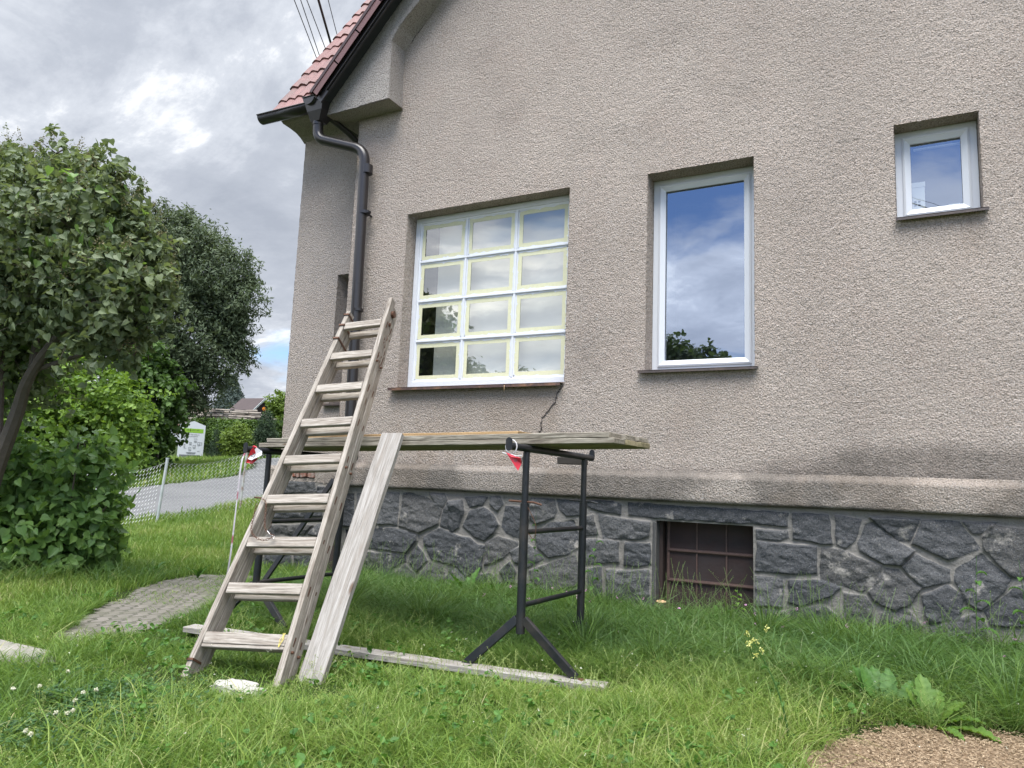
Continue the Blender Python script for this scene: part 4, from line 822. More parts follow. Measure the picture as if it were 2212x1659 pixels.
# ---------------------------------------------------------------- trestles
def trestle(x, yn, yf, zb, ztop_n, rungs, name_label, foot_n, foot_f, collar, zbot, split, sx=0):
    t = empty('scaffold_trestle', (x, (yn+yf)/2, 0), name_label, 'trestle', 'black steel trestles carrying the platform')
    b = MB(); y0 = yn-.22; y1 = yf+.14; b.tube([(x, y0, zb+.004), (x, y1, zb-.008)], .022, 16)
    b.build('crossbar', M['steel'], t, smooth=True)
    for y in (y0, y1):
        e = MB(); pts = []
        for a in np.linspace(0, math.pi, 9): pts.append((x+.020*math.cos(a), y, zb+.032+.020*math.sin(a)))
        for a in np.linspace(math.pi, 2*math.pi, 9): pts.append((x+.020*math.cos(a), y, zb-.004+.020*math.sin(a)))
        e.prism(pts, (0, .006 if y == y1 else -.006, 0)); e.build('end_plate', M['steel'], t)
    for y, ft in ((yn, foot_n), (yf, foot_f)):
        b = MB(); b.tube([(x, y, zb-.02), (x, y, .7)], .020, 16); io = b.build('inner_tube', M['steel'], t, smooth=True)
        b = MB(); b.tube([(x+sx, y, zbot if y == yn else .03), (x, y, collar)], .026, 18); b.build('outer_tube', M['steel'], t, smooth=True)
        b = MB(); b.tube([(x-.10, y-.01, collar+.012), (x+.06, y, collar+.008)], .006, 8); b.tube([(x+.06, y, collar+.008), (x+.10, y+.02, collar-.004)], .006, 8); b.build('locking_pin', M['rust'] if y == yn else M['steel'], t)
        for fx, fy in ft:
            A = Vector((x+sx+(.02 if fx > x else -.02), y, split if y == yn else .16)); B = Vector((fx, fy, HT(fx, fy)+.035)); d = (B-A).normalized()
            b = MB(); s_ = Vector((0, 1, 0)); w_ = d.cross(s_).normalized(); b.prism([A-w_*.024-s_*.015, A+w_*.024-s_*.015, A+w_*.024+s_*.015, A-w_*.024+s_*.015], B-A); b.build('splayed_foot', M['steel'], t, bevel=.003)
            b = MB(); b.box((fx-.05, fy-.03, HT(fx, fy)+.022), (fx+.05, fy+.03, HT(fx, fy)+.032)); b.build('foot_plate', M['rust'], t)
        if y == yn:
            b = MB(); P = smoothpath([(x+.03, y-.02, collar-.02), (x+.075, y, collar-.12), (x+.06, y+.01, collar-.2), (x+.03, y, collar-.17)], 6); b.tube(P, .0022, 5); b.build('pin_wire', M['rust'], t)
    for z in rungs:
        b = MB(); b.tube([(x, yn, z[0]), (x, yf, z[1])], .0155, 14); b.build('rung', M['steel'], t, smooth=True)
    return t
tr = trestle(-1.935, -2.40, -1.50, 1.295, 1.3, [(.81, .80), (.395, .378)], 'black steel trestle under the right half of the platform', [(-2.26, -2.46), (-1.60, -2.37)], [(-2.08, -1.47), (-1.80, -1.47)], .975, .24, .32)
tl_ = trestle(-4.075, -2.35, -1.52, 1.25, 1.25, [(.742, .735), (.315, .30)], 'black steel trestle behind the ladder under the left platform end', [(-4.34, -2.44), (-3.72, -2.42)], [(-4.22, -1.47), (-3.94, -1.47)], .90, .19, .30, -.03)
b = MB(); A = Vector((-4.14, -1.56, 1.06)); B = Vector((-4.78, -1.78, 0)); s_ = Vector((0, 1, 0)); w_ = (B-A).normalized().cross(s_).normalized(); b.prism([A-w_*.02-s_*.012, A+w_*.02-s_*.012, A+w_*.02+s_*.012, A-w_*.02+s_*.012], B-A); b.build('brace', M['steel'], tl_, bevel=.002)
# ---------------------------------------------------------------- platform boards
GP = 'planks of the scaffold platform'
zp = lambda x, l: 1.324 + (x+1.935)*.0205 + .0325*l + .0155
def plankb(x0, x1, y, l, label, w_=.19, mat='plank', th=.031, name='scaffold_plank', grp=GP, zo=0):
    o = timber(name, (x0, y, zp(x0, l)+zo), (x1, y, zp(x1, l)+zo), (0, 1, 0), w_, th, M[mat], None, jit=.0018); return tag(o, label, 'plank', grp)
plankb(-4.16, -1.40, -2.285, 0, 'lower front plank of the platform, lying on the black crossbars')
plankb(-4.10, -1.39, -2.085, 0, 'lower middle plank of the platform', mat='darkplank')
plankb(-4.20, -1.375, -1.885, 0, 'lower rear plank of the platform nearest the wall', mat='darkplank')
plankb(-4.08, -1.425, -2.285, 1, 'upper front plank of the platform, stacked on the lower front one')
plankb(-4.05, -1.405, -2.085, 1, 'upper middle plank of the platform')
plankb(-4.12, -1.385, -1.885, 1, 'upper rear plank of the platform nearest the wall')
tag(timber('chipboard_strip', (-3.93, -2.16, zp(-3.93, 2)-.004), (-2.06, -2.16, zp(-2.06, 2)-.004), (0, 1, 0), .24, .022, M['osb'], None), 'tan chipboard strip lying on top of the platform planks', 'board')
tag(timber('wood_block', (-2.16, -1.40, 1.262), (-1.97, -1.40, 1.262), (0, 1, 0), .12, .05, simple('dark_block', (.035, .03, .025), .9)), 'short dark block wedged under the rear planks behind the right trestle bar', 'block')
# leaning plank, ground plank, slats
tag(timber('leaning_plank', (-2.785, -3.17, -.02), (-2.895, -2.432, 1.375), (.99, .14, .0), .150, .040, M['board'], None, jit=.002), 'wide pale grey plank leaning on the platform beside the ladder', 'plank')
gp = timber('ground_plank', (-4.21, -2.80, .05), (-1.42, -2.37, .018), (-.15, 1, 0), .115, .036, M['board'], None, jit=.002); tag(gp, 'long pale plank lying in the grass under the trestle feet', 'plank')
tag(timber('garden_stake', (-7.35, 1.3, -.05), (-7.40, 1.32, .98), (1, 0, 0), .05, .03, M['board'], None), 'short pale stake standing between the lane and the black trestle', 'stake')
# rough pale slab at the ladder foot
def rock(name, loc, size, mat, label, cat, seed=1, sub=4, flat=1.):
    bm = bmesh.new(); bmesh.ops.create_icosphere(bm, subdivisions=sub, radius=1)
    for v in bm.verts:
        c = v.co.copy(); n_ = .55+.9*fbm(c.x*1.3+seed*3, c.y*1.3+c.z, 1.3, 4, seed); q = c.normalized()
        q = Vector([math.copysign(abs(a)**.6, a) for a in q]); v.co = Vector((q.x*size[0], q.y*size[1], q.z*size[2]))*float(n_)
    me = bpy.data.meshes.new(name); bm.to_mesh(me); bm.free(); me.materials.append(mat); o = bpy.data.objects.new(name, me); link(o); o.matrix_basis = Matrix.Translation(loc); return tag(o, label, cat)
M['chalk'] = simple('limewashed_stone', (.36, .345, .31), .85, 0, .25, 9, .6, 30, dirt=(.32, .31, .26))
rock('stone_slab', (-2.95, -3.50, .01), (.14, .07, .038), M['chalk'], 'whitish flat stone half sunk in grass under the ladder foot', 'stone', 4)
mb = MB(); mb.prism([(-5.9, -3.70, -.10), (-5.9, -4.10, -.10), (-4.5, -3.99, -.10), (-4.12, -3.90, -.10), (-4.02, -3.78, -.10), (-4.2, -3.66, -.10)], (0, 0, .155)); tag(mb.build('concrete_slab', M['conc'], None, bevel=.015), 'worn grey concrete slab edge at the left frame side beside the path', 'slab')
# firewood log at the cellar window
lg = MB(); lg.tube([(-1.82, .03, .0), (-1.815, .01, .135)], [.046, .044], 16, False); lo = lg.build('log', M['log'], None, smooth=True); tag(lo, 'short sawn log standing at the corner of the cellar window', 'log')
lg = MB(); lg.tube([(-1.815, .01, .128), (-1.8145, .009, .1365)], [.0425, .041], 16); lg.build('cut_face', M['cut'], lo)

# ---------------------------------------------------------------- barrier tape
def ribbon(name, P, w, dirs, mat, parent=None, n=10):
    P = smoothpath(P, n); D = smoothpath(dirs, n); V = []; F_ = []
    for p, d in zip(P, D): d = d.normalized(); V += [tuple(p-d*w/2), tuple(p+d*w/2)]
    F_ = [(2*i, 2*i+1, 2*i+3, 2*i+2) for i in range(len(P)-1)]; mb = MB(); mb.v = V; mb.f = F_
    return mb.build(name, mat, parent, solid=.0008)
M['stripe'] = (lambda: (lambda mt, nt, b: (LK(nt, RAMP(nt, MATH(nt, 'FRACT', MATH(nt, 'MULTIPLY', N(nt, 'ShaderNodeSeparateXYZ').outputs[2], 1.)), [(0, (.7, .7, .7)), (1, (.7, .7, .7))]), b.inputs['Base Color']), mt))(*newmat('tape_stripes'))[1])()
def stripemat():
    mt, nt, b = newmat('red_white_film'); tc = N(nt, 'ShaderNodeTexCoord'); s = N(nt, 'ShaderNodeSeparateXYZ'); LK(nt, tc.outputs['Object'], s.inputs[0])
    f = MATH(nt, 'FRACT', MATH(nt, 'MULTIPLY', MATH(nt, 'ADD', s.outputs[2], 5), 3.3)); c = RAMP(nt, f, [(.0, (.45, .40, .43)), (.72, (.58, .55, .58)), (.78, (.33, .10, .13)), (.90, (.33, .10, .13)), (.96, (.5, .47, .5))])
    LK(nt, c, b.inputs['Base Color']); b.inputs['Roughness'].default_value = .35; return mt
M['stripe'] = stripemat()
x_, y_, z_ = -4.075, -2.55, 1.245
bt = ribbon('barrier_tape', [(x_+.01, y_-.035, z_-.02), (x_-.0, y_-.05, z_-.10), (x_-.01, y_-.05, z_-.35), (x_-.04, y_-.04, z_-.75), (x_-.10, y_-.02, .22)], .011, [(1, .2, 0), (.8, .6, 0), (1, 0, 0), (.6, .8, 0), (1, .3, 0)], M['stripe'])
tag(bt, 'red and white barrier tape hanging from the left trestle end', 'tape')
def flag(name, c, pts, mat, par): 
    mb = MB(); n0 = len(mb.v)
    for p in pts: mb.v.append((c[0]+p[0], c[1]+p[1], c[2]+p[2]))
    mb.f = [(0, i, i+1) for i in range(1, len(pts)-1)]; return mb.build(name, mat, par, solid=.0008)
flag('tape_scrap', (x_, y_-.04, z_), [(.035, 0, -.085), (.10, .0, -.092), (.125, .02, -.06), (.12, -.02, .025), (.095, -.02, .005)], M['tred'], bt)
flag('tape_scrap', (x_, y_-.05, z_), [(.06, 0, -.06), (.11, -.01, -.068), (.185, .01, -.03), (.17, .02, -.002), (.125, .01, .022)], M['twhite'], bt)
mb = MB(); mb.tube([(x_+.015+.032*math.cos(a), y_+.04+.004*math.sin(3*a), z_+.034*math.sin(a)) for a in np.linspace(0, 6.28, 13)], .005, 6, False); mb.build('tape_knot', M['tred'], bt)
def text(name, s, size, loc, rot, mat, par, ext=.0005, align='CENTER', shear=0):
    cu = bpy.data.curves.new(name, 'FONT'); cu.body = s; cu.size = size; cu.align_x = align; cu.extrude = ext; cu.shear = shear; cu.resolution_u = 2
    o = bpy.data.objects.new(name, cu); COL.objects.link(o); bpy.context.view_layer.update(); me = bpy.data.meshes.new_from_object(o); bpy.data.objects.remove(o)
    me.materials.append(mat); o = bpy.data.objects.new(name, me); link(o, par); T = Matrix.Translation(loc) @ rot.to_4x4(); o.matrix_basis = parent_world(par).inverted() @ T; return o
from mathutils import Euler
text('lettering', 'ZI', .038, (x_+.118, y_-.066, z_-.045), Euler((1.45, .5, .3)).to_matrix(), M['ink'], bt)
x2, y2, z2 = -1.935, -2.625, 1.29
b2_ = flag('barrier_tape', (x2, y2-.012, z2), [(-.01, 0, -.03), (.03, -.01, -.055), (.09, -.01, -.06), (.085, .01, -.09), (.07, 0, -.13), (.055, .01, -.115), (.02, .01, -.075)], M['tred'], None); tag(b2_, 'small torn red tape scrap knotted on the right trestle end', 'tape')
mb = MB(); mb.tube([(x2+.036*math.cos(a), y2+.03, z2+.005+.040*math.sin(a)) for a in np.linspace(0, 6.28, 13)], .004, 6, False); mb.tube([(x2+.02, y2-.01, z2-.04), (x2+.06, y2-.02, z2-.05), (x2+.095, y2-.02, z2-.045)], .003, 5); mb.tube([(x2-.035, y2-.01, z2-.03), (x2+.0, y2-.01, z2-.04)], .003, 5); mb.build('tape_knot', M['twhite'], b2_)
text('lettering', 'SI', .026, (x2+.058, y2-.030, z2-.082), Euler((1.5, .35, .1)).to_matrix(), M['ink'], b2_)

# ---------------------------------------------------------------- wires
wires = [((-7.56, 1.3, 7.27), (1.25, -14, 7.6), .006), ((-7.51, 1.3, 7.3), (1.79, -14, 7.6), .006), ((-7.41, 1.3, 7.41), (1.14, -14, 7.6), .006), ((-7.31, 1.3, 7.46), (2.3, -14, 7.6), .017), ((-7.2, 1.3, 7.57), (2.58, -14, 7.6), .0055)]
lb = ['leftmost thin overhead wire ending at the tiled roof', 'second thin overhead wire from the left', 'third thin overhead wire, just left of the thick cable', 'thick black cable running up from the tiled roof', 'thin overhead wire right of the thick cable']
for (a, c_, r_), l_ in zip(wires, lb):
    a = Vector(a); c_ = Vector(c_); P = [a.lerp(c_, t)+Vector((0, 0, -1.2*t*(1-t)*0)) for t in np.linspace(0, 1, 8)]; mb = MB(); mb.tube(P, r_, 6); tag(mb.build('overhead_cable' if r_ > .01 else 'overhead_wire', M['cable']), l_, 'wire', 'overhead wires above the roof')

# ---------------------------------------------------------------- wire fence
FP = [(-12.05, .2), (-12.45, 1.75), (-12.73, 3.19), (-12.0, 4.54), (-10.9, 5.75), (-9.4, 6.9)]
fe = empty('wire_fence', (-12.7, 3.2, 0), 'sagging chain-link fence with thin posts along the lane', 'fence')
hgt = [1.25, 1.24, 1.27, 1.27, 1.25, 1.25]; lean = [(0, 0), (0, 0), (.10, .03), (.05, .02), (0, 0), (0, 0)]
for (x, y), h_, (lx, ly), mt_ in zip(FP, hgt, lean, ['post', 'post', 'post', 'postr', 'post', 'post']):
    z = float(HT(x, y)); mb = MB(); mb.tube([(x, y, z-.1), (x+lx, y+ly, z+h_)], .022 if mt_ == 'postr' else .028, 10); mb.tube([(x+lx, y+ly, z+h_-.01), (x+lx, y+ly, z+h_+.012)], .033, 10); mb.build('post', M[mt_], fe, smooth=True)
V = []; Fq = []; pit_ = .078
def wire(P, r=.0044):
    n0 = len(V); k = len(P)
    for i, p in enumerate(P):
        t = (P[min(i+1, k-1)]-P[max(i-1, 0)]).normalized(); a = t.cross(Vector((.6, -.77, .1))).normalized(); b_ = t.cross(a)
        for q in range(3): th = q*2.094; V.append(tuple(p+(a*math.cos(th)+b_*math.sin(th))*r))
    for i in range(k-1):
        for q in range(3): q2 = (q+1) % 3; Fq.append((n0+i*3+q, n0+i*3+q2, n0+i*3+3+q2, n0+i*3+3+q))
for s in range(len(FP)-1):
    (xa_, ya_), (xb_, yb_) = FP[s], FP[s+1]; L_ = math.hypot(xb_-xa_, yb_-ya_); n = int(L_/pit_); H_ = 1.14
    def pt(u, v, sgn=0):
        t = u/L_; x = xa_+(xb_-xa_)*t; y = ya_+(yb_-ya_)*t; z = float(_hz[min(int(t*40), 40)]); sag = .10*math.sin(math.pi*t)*(v/H_); nx_ = -(yb_-ya_)/L_; ny_ = (xb_-xa_)/L_
        lx = lean[s][0]*(1-t)+lean[s+1][0]*t; q = v/1.2
        return Vector((x+nx_*sgn+lx*q+.03*math.sin(t*3.1)*q, y+ny_*sgn, z+.04+v-sag))
    tt = np.linspace(0, 1, 41); _hz = HT(xa_+(xb_-xa_)*tt, ya_+(yb_-ya_)*tt)
    for i in range(n):
        P = []; nv = int(H_/(pit_*.5)); u0 = i*pit_
        for k in range(nv+1): P.append(pt(u0+(pit_*.56 if k % 2 else -.03*pit_), k*H_/nv, .003 if k % 2 else -.003))
        P = [P[0]]+P[1:]; wire(P)
    wire([pt(L_*k/12, H_+.01) for k in range(13)], .0028)
raw('mesh', np.array(V)-np.array(parent_world(fe).translation), Fq, M['galv'], fe, T=Matrix.Translation(parent_world(fe).translation))

# ---------------------------------------------------------------- sign board
sg = empty('information_sign', (-32.82, 19.66, 1.62), 'white information board with a green strip beyond the lane', 'sign')
R_ = (Vector((0, -6.24, 0))-Vector((-32.8, 19.66, 0))).normalized(); yawS = math.atan2(R_.x, -R_.y)+.12; RM = Matrix.Rotation(yawS, 4, 'Z'); TS = Matrix.Translation((-32.82, 19.66, 1.62)) @ RM
def sgn(name, fn, mat, bevel=0): mb = MB(); fn(mb); T = TS; V_ = mb.v; o = raw(name, V_, mb.f, mat, sg, T=T); return o
Wd_ = .63
sgn('panel', lambda m_: m_.prism([(-Wd_, 0, 0), (Wd_-.02, 0, 0), (Wd_, 0, 1.78), (.05, 0, 2.0), (-Wd_+.03, 0, 1.80)], (0, .10, 0)), M['signw'])
sgn('green_strip', lambda m_: m_.box((-Wd_+.10, -.006, 1.38), (Wd_-.09, .0, 1.60)), M['signg'])
sgn('grey_strip', lambda m_: m_.box((-Wd_+.10, -.006, .10), (Wd_-.15, .0, .22)), M['signgrey'])
sgn('base', lambda m_: m_.box((-.5, -.25, -.12), (.75, .25, .02)), M['conc'])
RT = (RM.to_3x3() @ Euler((math.pi/2, 0, 0)).to_matrix())
def stext(s, size, x, z, mat=M['ink']): return text('lettering', s, size, TS @ Vector((x, -.010, z)), RT, mat, sg)
stext('Co opět nepoužijeme,', .085, -.02, 1.265); stext('to zrecyklujeme!', .085, .0, 1.165); stext('zpětný odběr a sběr', .075, .02, 1.50)
def icons(m_):
    def fr(x, z, w_, h_, t=.011): 
        for a in ((x, z, x+w_, z+t), (x, z+h_-t, x+w_, z+h_), (x, z, x+t, z+h_), (x+w_-t, z, x+w_, z+h_)): m_.box((a[0], -.009, a[1]), (a[2], -.002, a[3]))
    for x, z, w_, h_ in ((-.36, .92, .16, .17), (.12, .92, .14, .16), (-.10, .78, .12, .10), (.30, .76, .22, .13), (-.36, .60, .07, .16), (.09, .60, .13, .13), (-.12, .47, .13, .14)): fr(x, z, w_, h_); m_.box((x+w_*.45, -.009, z+.02), (x+w_*.55, -.002, z+h_*.6))
    for x, z in ((-.34, .875), (.14, .875), (-.10, .735), (.30, .715), (-.34, .55), (.10, .55), (-.10, .425), (.32, .425)): m_.box((x, -.009, z), (x+.12, -.002, z+.012))
sgn('pictogram', icons, M['signgrey'])
def small(m_):
    for k in range(3): m_.box((-.22+.02*k, -.009, .34-.035*k), (.26-.02*k, -.002, .352-.035*k))
sgn('small_print', small, M['signgrey'])

# ---------------------------------------------------------------- shed, logs, far house
sd_ = empty('garden_shed', (-46.5, 36.5, 3.0), 'dark brown wooden shed with a low gabled roof beyond the hedge', 'shed')
E0 = Vector((-48.78, 35.59, 6.05)); E1 = Vector((-44.70, 34.37, 5.84)); R0 = Vector((-49.9, 37.4, 7.2)); R1 = Vector((-46.14, 36.85, 7.08)); G1 = Vector((-44.6, 38.2, 5.95)); 
R0 = E0+(R1-E1)
mb = MB(); mb.prism([E0, E1, R1, R0], (0, 0, .07)); G0 = G1+(E0-E1); mb.prism([R0, R1, G1, G0], (0, 0, .07)); mb.build('roof', M['darkroof'], sd_)
dn = Vector((0, 0, -3.2)); i1 = (R1-E1)*.08; 
mb = MB(); a = E1+(G1-E1)*.06+(E0-E1)*.06; c_ = E1+(G1-E1)*.94+(E0-E1)*.06; t_ = R1+(E0-E1)*.06-Vector((0, 0, .12)); d_ = (E0-E1)*.86
mb.prism([a+dn, c_+dn, c_-Vector((0, 0, .1)), t_, a-Vector((0, 0, .1))], d_); mb.build('wall', M['dbrown'], sd_)
for A, B in ((E1, R1), (R1, G1)):
    mb = MB(); o_ = (E1-E0).normalized()*.03; mb.prism([A+o_+Vector((0, 0, .08)), B+o_+Vector((0, 0, .08)), B+o_-Vector((0, 0, .10)), A+o_-Vector((0, 0, .10))], o_*2); mb.build('verge_board', M['trimw'], sd_)
mb = MB(); q = (E1+R1)*.5+(R1-E1)*.12+Vector((.15, .25, -.45))+(E1-E0).normalized()*.05; mb.tube([q, q+(E1-E0).normalized()*.06], .16, 12); mb.build('round_plate', M['orange'], sd_)
lp = empty('firewood_pile', (-39.2, 27.2, 3.2), 'long pile of pale birch logs stacked behind the hedge', 'log pile')
LV = Vector((4.46, 2.38, 0)).normalized(); LN = Vector((-.47, .88, 0))
for row in range(9):
    for k in range(7):
        x0 = Vector((-41.9, 25.9, 4.0+row*.135))+LV*(k*.78+random.uniform(-.3, .3)); topz = 9.6 if k in (3, 4) else (8 if k in (2, 5) else 6.6 if k else 3)
        if row > topz or (k == 6 and row > 6): continue
        l_ = random.uniform(.7, 1.5); mb = MB(); dz = random.uniform(-.05, .05); r_ = random.uniform(.05, .085); A = x0+LN*random.uniform(-.15, .15); mb.tube([A, A+LV*l_+Vector((0, 0, dz))], r_, 7); mb.build('log', M['cream'], lp)
fh = empty('far_house', (-54, 35, 3), 'reddish house roof half hidden behind the dark tree', 'house')
mb = MB(); c_ = Vector((-53.4, 34.2, 4)); ex_ = Vector((.65, .55, 0)); mb.prism([c_, c_+ex_*3.4, c_+ex_*3.4+Vector((0, 0, 1.6)), c_+ex_*1.7+Vector((0, 0, 2.9)), c_+Vector((0, 0, 1.6))], (-3, 3, 0)); mb.build('wall', M['farwall'], fh)
mb = MB(); mb.prism([c_+Vector((-.1, -.1, 1.6)), c_+ex_*1.7+Vector((0, -.1, 3.0)), c_+ex_*1.7+Vector((0, -.1, 3.12)), c_+Vector((-.2, -.1, 1.7))], (-3, 3, 0)); mb.build('roof', M['tile'], fh)
# ---------------------------------------------------------------- foliage
def frames(n, outward=None, up=.5, rs=RS):
    d = rs.normal(size=(n, 3)); 
    if outward is not None: d = d*.75+outward*.9
    d[:, 2] += up; d /= np.linalg.norm(d, axis=1)[:, None]
    a = rs.normal(size=(n, 3)); a -= d*(a*d).sum(1)[:, None]; a /= np.linalg.norm(a, axis=1)[:, None]
    return d, a, np.cross(d, a)
SH = {'heart': [(0, 0), (-.06, .34), (.18, .50), (.50, .42), (.80, .18), (1.08, 0)], 'slim': [(0, 0), (.3, .13), (.62, .15), (1, 0)], 'oval': [(0, 0), (.15, .28), (.5, .40), (.8, .25), (1.05, 0)], 'rhomb': [(0, 0), (.42, .34), (1, 0)]}
def leaves(name, P, size, shape, mat, parent=None, outward=None, up=.5, fold=.25, droop=.15, cv=None, rs=RS, T=None, petiole=0, hang=0):
    n = len(P); nr, ax, sd_ = frames(n, outward, up, rs)
    if hang: ax[:, 2] -= hang; ax /= np.linalg.norm(ax, axis=1)[:, None]; nr = nr-ax*(ax*nr).sum(1)[:, None]; nr /= np.linalg.norm(nr, axis=1)[:, None]; sd_ = np.cross(nr, ax)
    s = size*rs.uniform(.65, 1.2, n); o = SH[shape]; k = len(o); pts = []
    def pt(x, y): return P+ax*(x*s)[:, None]+sd_*(y*s)[:, None]+nr*((abs(y)*fold-x*x*droop)*s)[:, None]
    mid = [(x, 0) for x, y in (o[0], o[-1])]
    L_ = [pt(x, y) for x, y in o[1:-1]]; R_ = [pt(x, -y) for x, y in o[1:-1]]; b_ = pt(*o[0]); e_ = pt(*o[-1]); m_ = k-2
    V = np.stack([b_]+L_+[e_]+R_[::-1], 1).reshape(-1, 3); K = 2*m_+2
    base = np.arange(n)*K; idx1 = [0]+list(range(1, m_+2)); idx2 = [0]+list(range(m_+1, K))
    lo = np.stack([base+i for i in idx1]+[base+i for i in idx2], 1).ravel(); tot = np.full(2*n, m_+2, np.int32)
    c = rs.rand(n) if cv is None else cv
    off = np.array(parent_world(parent).translation) if parent else V.mean(0)*[1, 1, 0]
    return raw(name, V-off, (lo, tot), mat, parent, attr=np.repeat(c, K), T=Matrix.Translation(off))
def shell(lobes, n, inner=.55, rs=RS, squash=1.):
    w_ = np.array([l[3]**2 for l in lobes]); ch_ = rs.choice(len(lobes), n, p=w_/w_.sum()); L_ = np.array([l[:4] for l in lobes])[ch_]
    d = rs.normal(size=(n, 3)); d /= np.linalg.norm(d, axis=1)[:, None]; r = L_[:, 3]*(inner+(1-inner)*rs.rand(n)**.6)
    bump = 1+.55*(fbm(d[:, 0]*2.3+ch_*3.1, d[:, 1]*2.3+d[:, 2]*2.1, 1.7, 3)-.5)*2
    P = L_[:, :3]+d*(r*bump)[:, None]*np.array([1, 1, squash]); 
    # thin out between clumps
    k = fbm(P[:, 0]*1.+P[:, 2]*.7, P[:, 1]+P[:, 2]*.9, 2.6/np.mean(w_)**.5*.8, 3) > .37
    return P[k], d[k], ch_[k]
def trunkmesh(mb, P, r0, r1, seg=8): P = smoothpath(P, 5); mb.tube(P, list(np.linspace(r0, r1, len(P))), seg)
LM = dict(
 lilac=leafmat('lilac_leaf', (.085, .118, .062), (.175, .220, .105), .30, .55), lilacn=leafmat('young_lilac_leaf', (.095, .185, .05), (.20, .32, .085), .34, .45),
 willow=leafmat('dark_slender_leaf', (.040, .064, .032), (.11, .145, .072), .2, .6), hazel=leafmat('hazel_leaf', (.065, .13, .02), (.20, .31, .05), .38, .55),
 maple=leafmat('maple_leaf', (.035, .075, .015), (.08, .15, .028), .3, .55), hedge=leafmat('hedge_leaf', (.026, .058, .010), (.085, .15, .02), .25, .6),
 thuja=leafmat('thuja_leaf', (.014, .034, .016), (.035, .065, .028), .1, .7), yel=leafmat('yellow_green_leaf', (.06, .105, .012), (.15, .22, .03), .3, .6), spruce=leafmat('spruce_needle', (.04, .065, .055), (.11, .14, .12), .08, .7),
 panicle=leafmat('lilac_panicle', (.10, .09, .04), (.22, .20, .10), .1, .8), panicleg=leafmat('green_panicle', (.07, .11, .03), (.15, .19, .06), .2, .8),
 weed=leafmat('weed_leaf', (.035, .10, .014), (.085, .19, .03), .3, .6), lettuce=leafmat('rosette_leaf', (.06, .14, .02), (.15, .24, .035), .3, .6), reft=leafmat('walnut_leaf', (.06, .10, .035), (.12, .17, .06), .3, .5),
 clover=leafmat('clover_leaf', (.028, .075, .018), (.055, .13, .035), .3, .5), petal=leafmat('clover_petal', (.55, .55, .42), (.75, .74, .64), .3, .7), pink=leafmat('pink_petal', (.5, .25, .45), (.6, .35, .55), .3, .6), yflower=leafmat('yellow_bud', (.5, .5, .12), (.6, .6, .25), .2, .6),
)
TW = MB()
def sprays(name, lobes, m, per, ln, size, shape, mat, par, twig=None, rs=RS, up=.25, cvm=None):
    """short leafy shoots sticking out of the crown, so the outline is loose"""
    w_ = np.array([l[3]**2 for l in lobes]); PP = []; OO = []; mb = TW
    for k in range(m):
        l = lobes[rs.choice(len(lobes), p=w_/w_.sum())]; d = rs.normal(size=3); d[2] += .25; d /= np.linalg.norm(d); a = np.array(l[:3])+d*l[3]*.88; v = d+np.array([rs.normal()*.35, rs.normal()*.35, up+rs.normal()*.3]); v /= np.linalg.norm(v); L_ = ln*rs.uniform(.5, 1.25)
        t = np.linspace(.05, 1, per)+rs.rand(per)*.05; P_ = a+v*(t*L_)[:, None]+np.array([0, 0, -.25])*((t**2)*L_)[:, None]+rs.normal(size=(per, 3))*size*.45; PP.append(P_); OO.append(np.repeat(v[None], per, 0))
        if twig: e = a+v*L_*.9+np.array([0, 0, -.2*L_]); mb.tube([a-d*l[3]*.2, (a+e)/2+np.array([0, 0, .05*L_]), e], [twig, twig*.7, twig*.4], 4, False)
    leaves(name, np.concatenate(PP), size, shape, mat, par, np.concatenate(OO), .35, hang=.35, rs=rs)
# lilac tree (left)
lt = empty('lilac_tree', (-7.9, -2.5, -.05), 'large heart-leaved lilac tree with faded flower heads at the left', 'tree')
LOB = [(-7.75, -2.15, 1.98, .34), (-8.0, -2.3, 2.35, .42), (-8.35, -2.45, 1.9, .45), (-7.45, -2.2, 2.3, .28), (-7.00, -2.60, 2.75, .62), (-6.45, -2.55, 3.15, .55), (-6.95, -2.5, 3.50, .50), (-6.12, -2.35, 2.75, .50), (-5.92, -2.20, 2.65, .30), (-6.42, -2.5, 2.50, .42), (-7.3, -2.7, 3.3, .62), (-7.7, -2.9, 2.9, .75), (-7.2, -2.7, 2.45, .52), (-6.15, -2.35, 2.28, .30), (-6.0, -2.2, 2.38, .22), (-7.95, -2.6, 2.4, .5), (-6.75, -2.5, 3.72, .30), (-7.35, -2.6, 3.86, .25), (-8.3, -3.2, 3.3, .8), (-6.3, -2.45, 3.50, .28), (-6.0, -2.25, 2.95, .28), (-6.55, -2.5, 3.85, .16), (-7.05, -2.5, 4.05, .14), (-7.6, -2.7, 4.0, .2), (-6.2, -2.4, 3.75, .13), (-5.85, -2.2, 3.05, .14), (-5.72, -2.15, 2.6, .13), (-5.85, -2.2, 2.35, .13), (-5.95, -2.25, 2.05, .14), (-6.05, -2.3, 3.3, .16)]
P, d, c = shell(LOB, 25000, .30); leaves('crown', P, .064, 'heart', LM['lilac'], lt, d, .35, hang=.5)
P, d, c = shell([LOB[i] for i in (0, 3, 5, 1, 8)], 450, .85); leaves('young_leaves', P, .085, 'heart', LM['lilacn'], lt, d, .3, hang=.5)
sprays('leafy_shoots', LOB, 330, 17, .28, .062, 'heart', LM['lilac'], lt, .0028)
mb = TW; TW = MB(); trunkmesh(mb, [(-7.75, -2.45, -.1), (-7.50, -2.45, .9), (-7.2, -2.47, 1.55), (-6.98, -2.53, 1.85), (-6.66, -2.53, 2.18), (-6.24, -2.47, 2.54), (-5.95, -2.3, 2.75)], .085, .012)
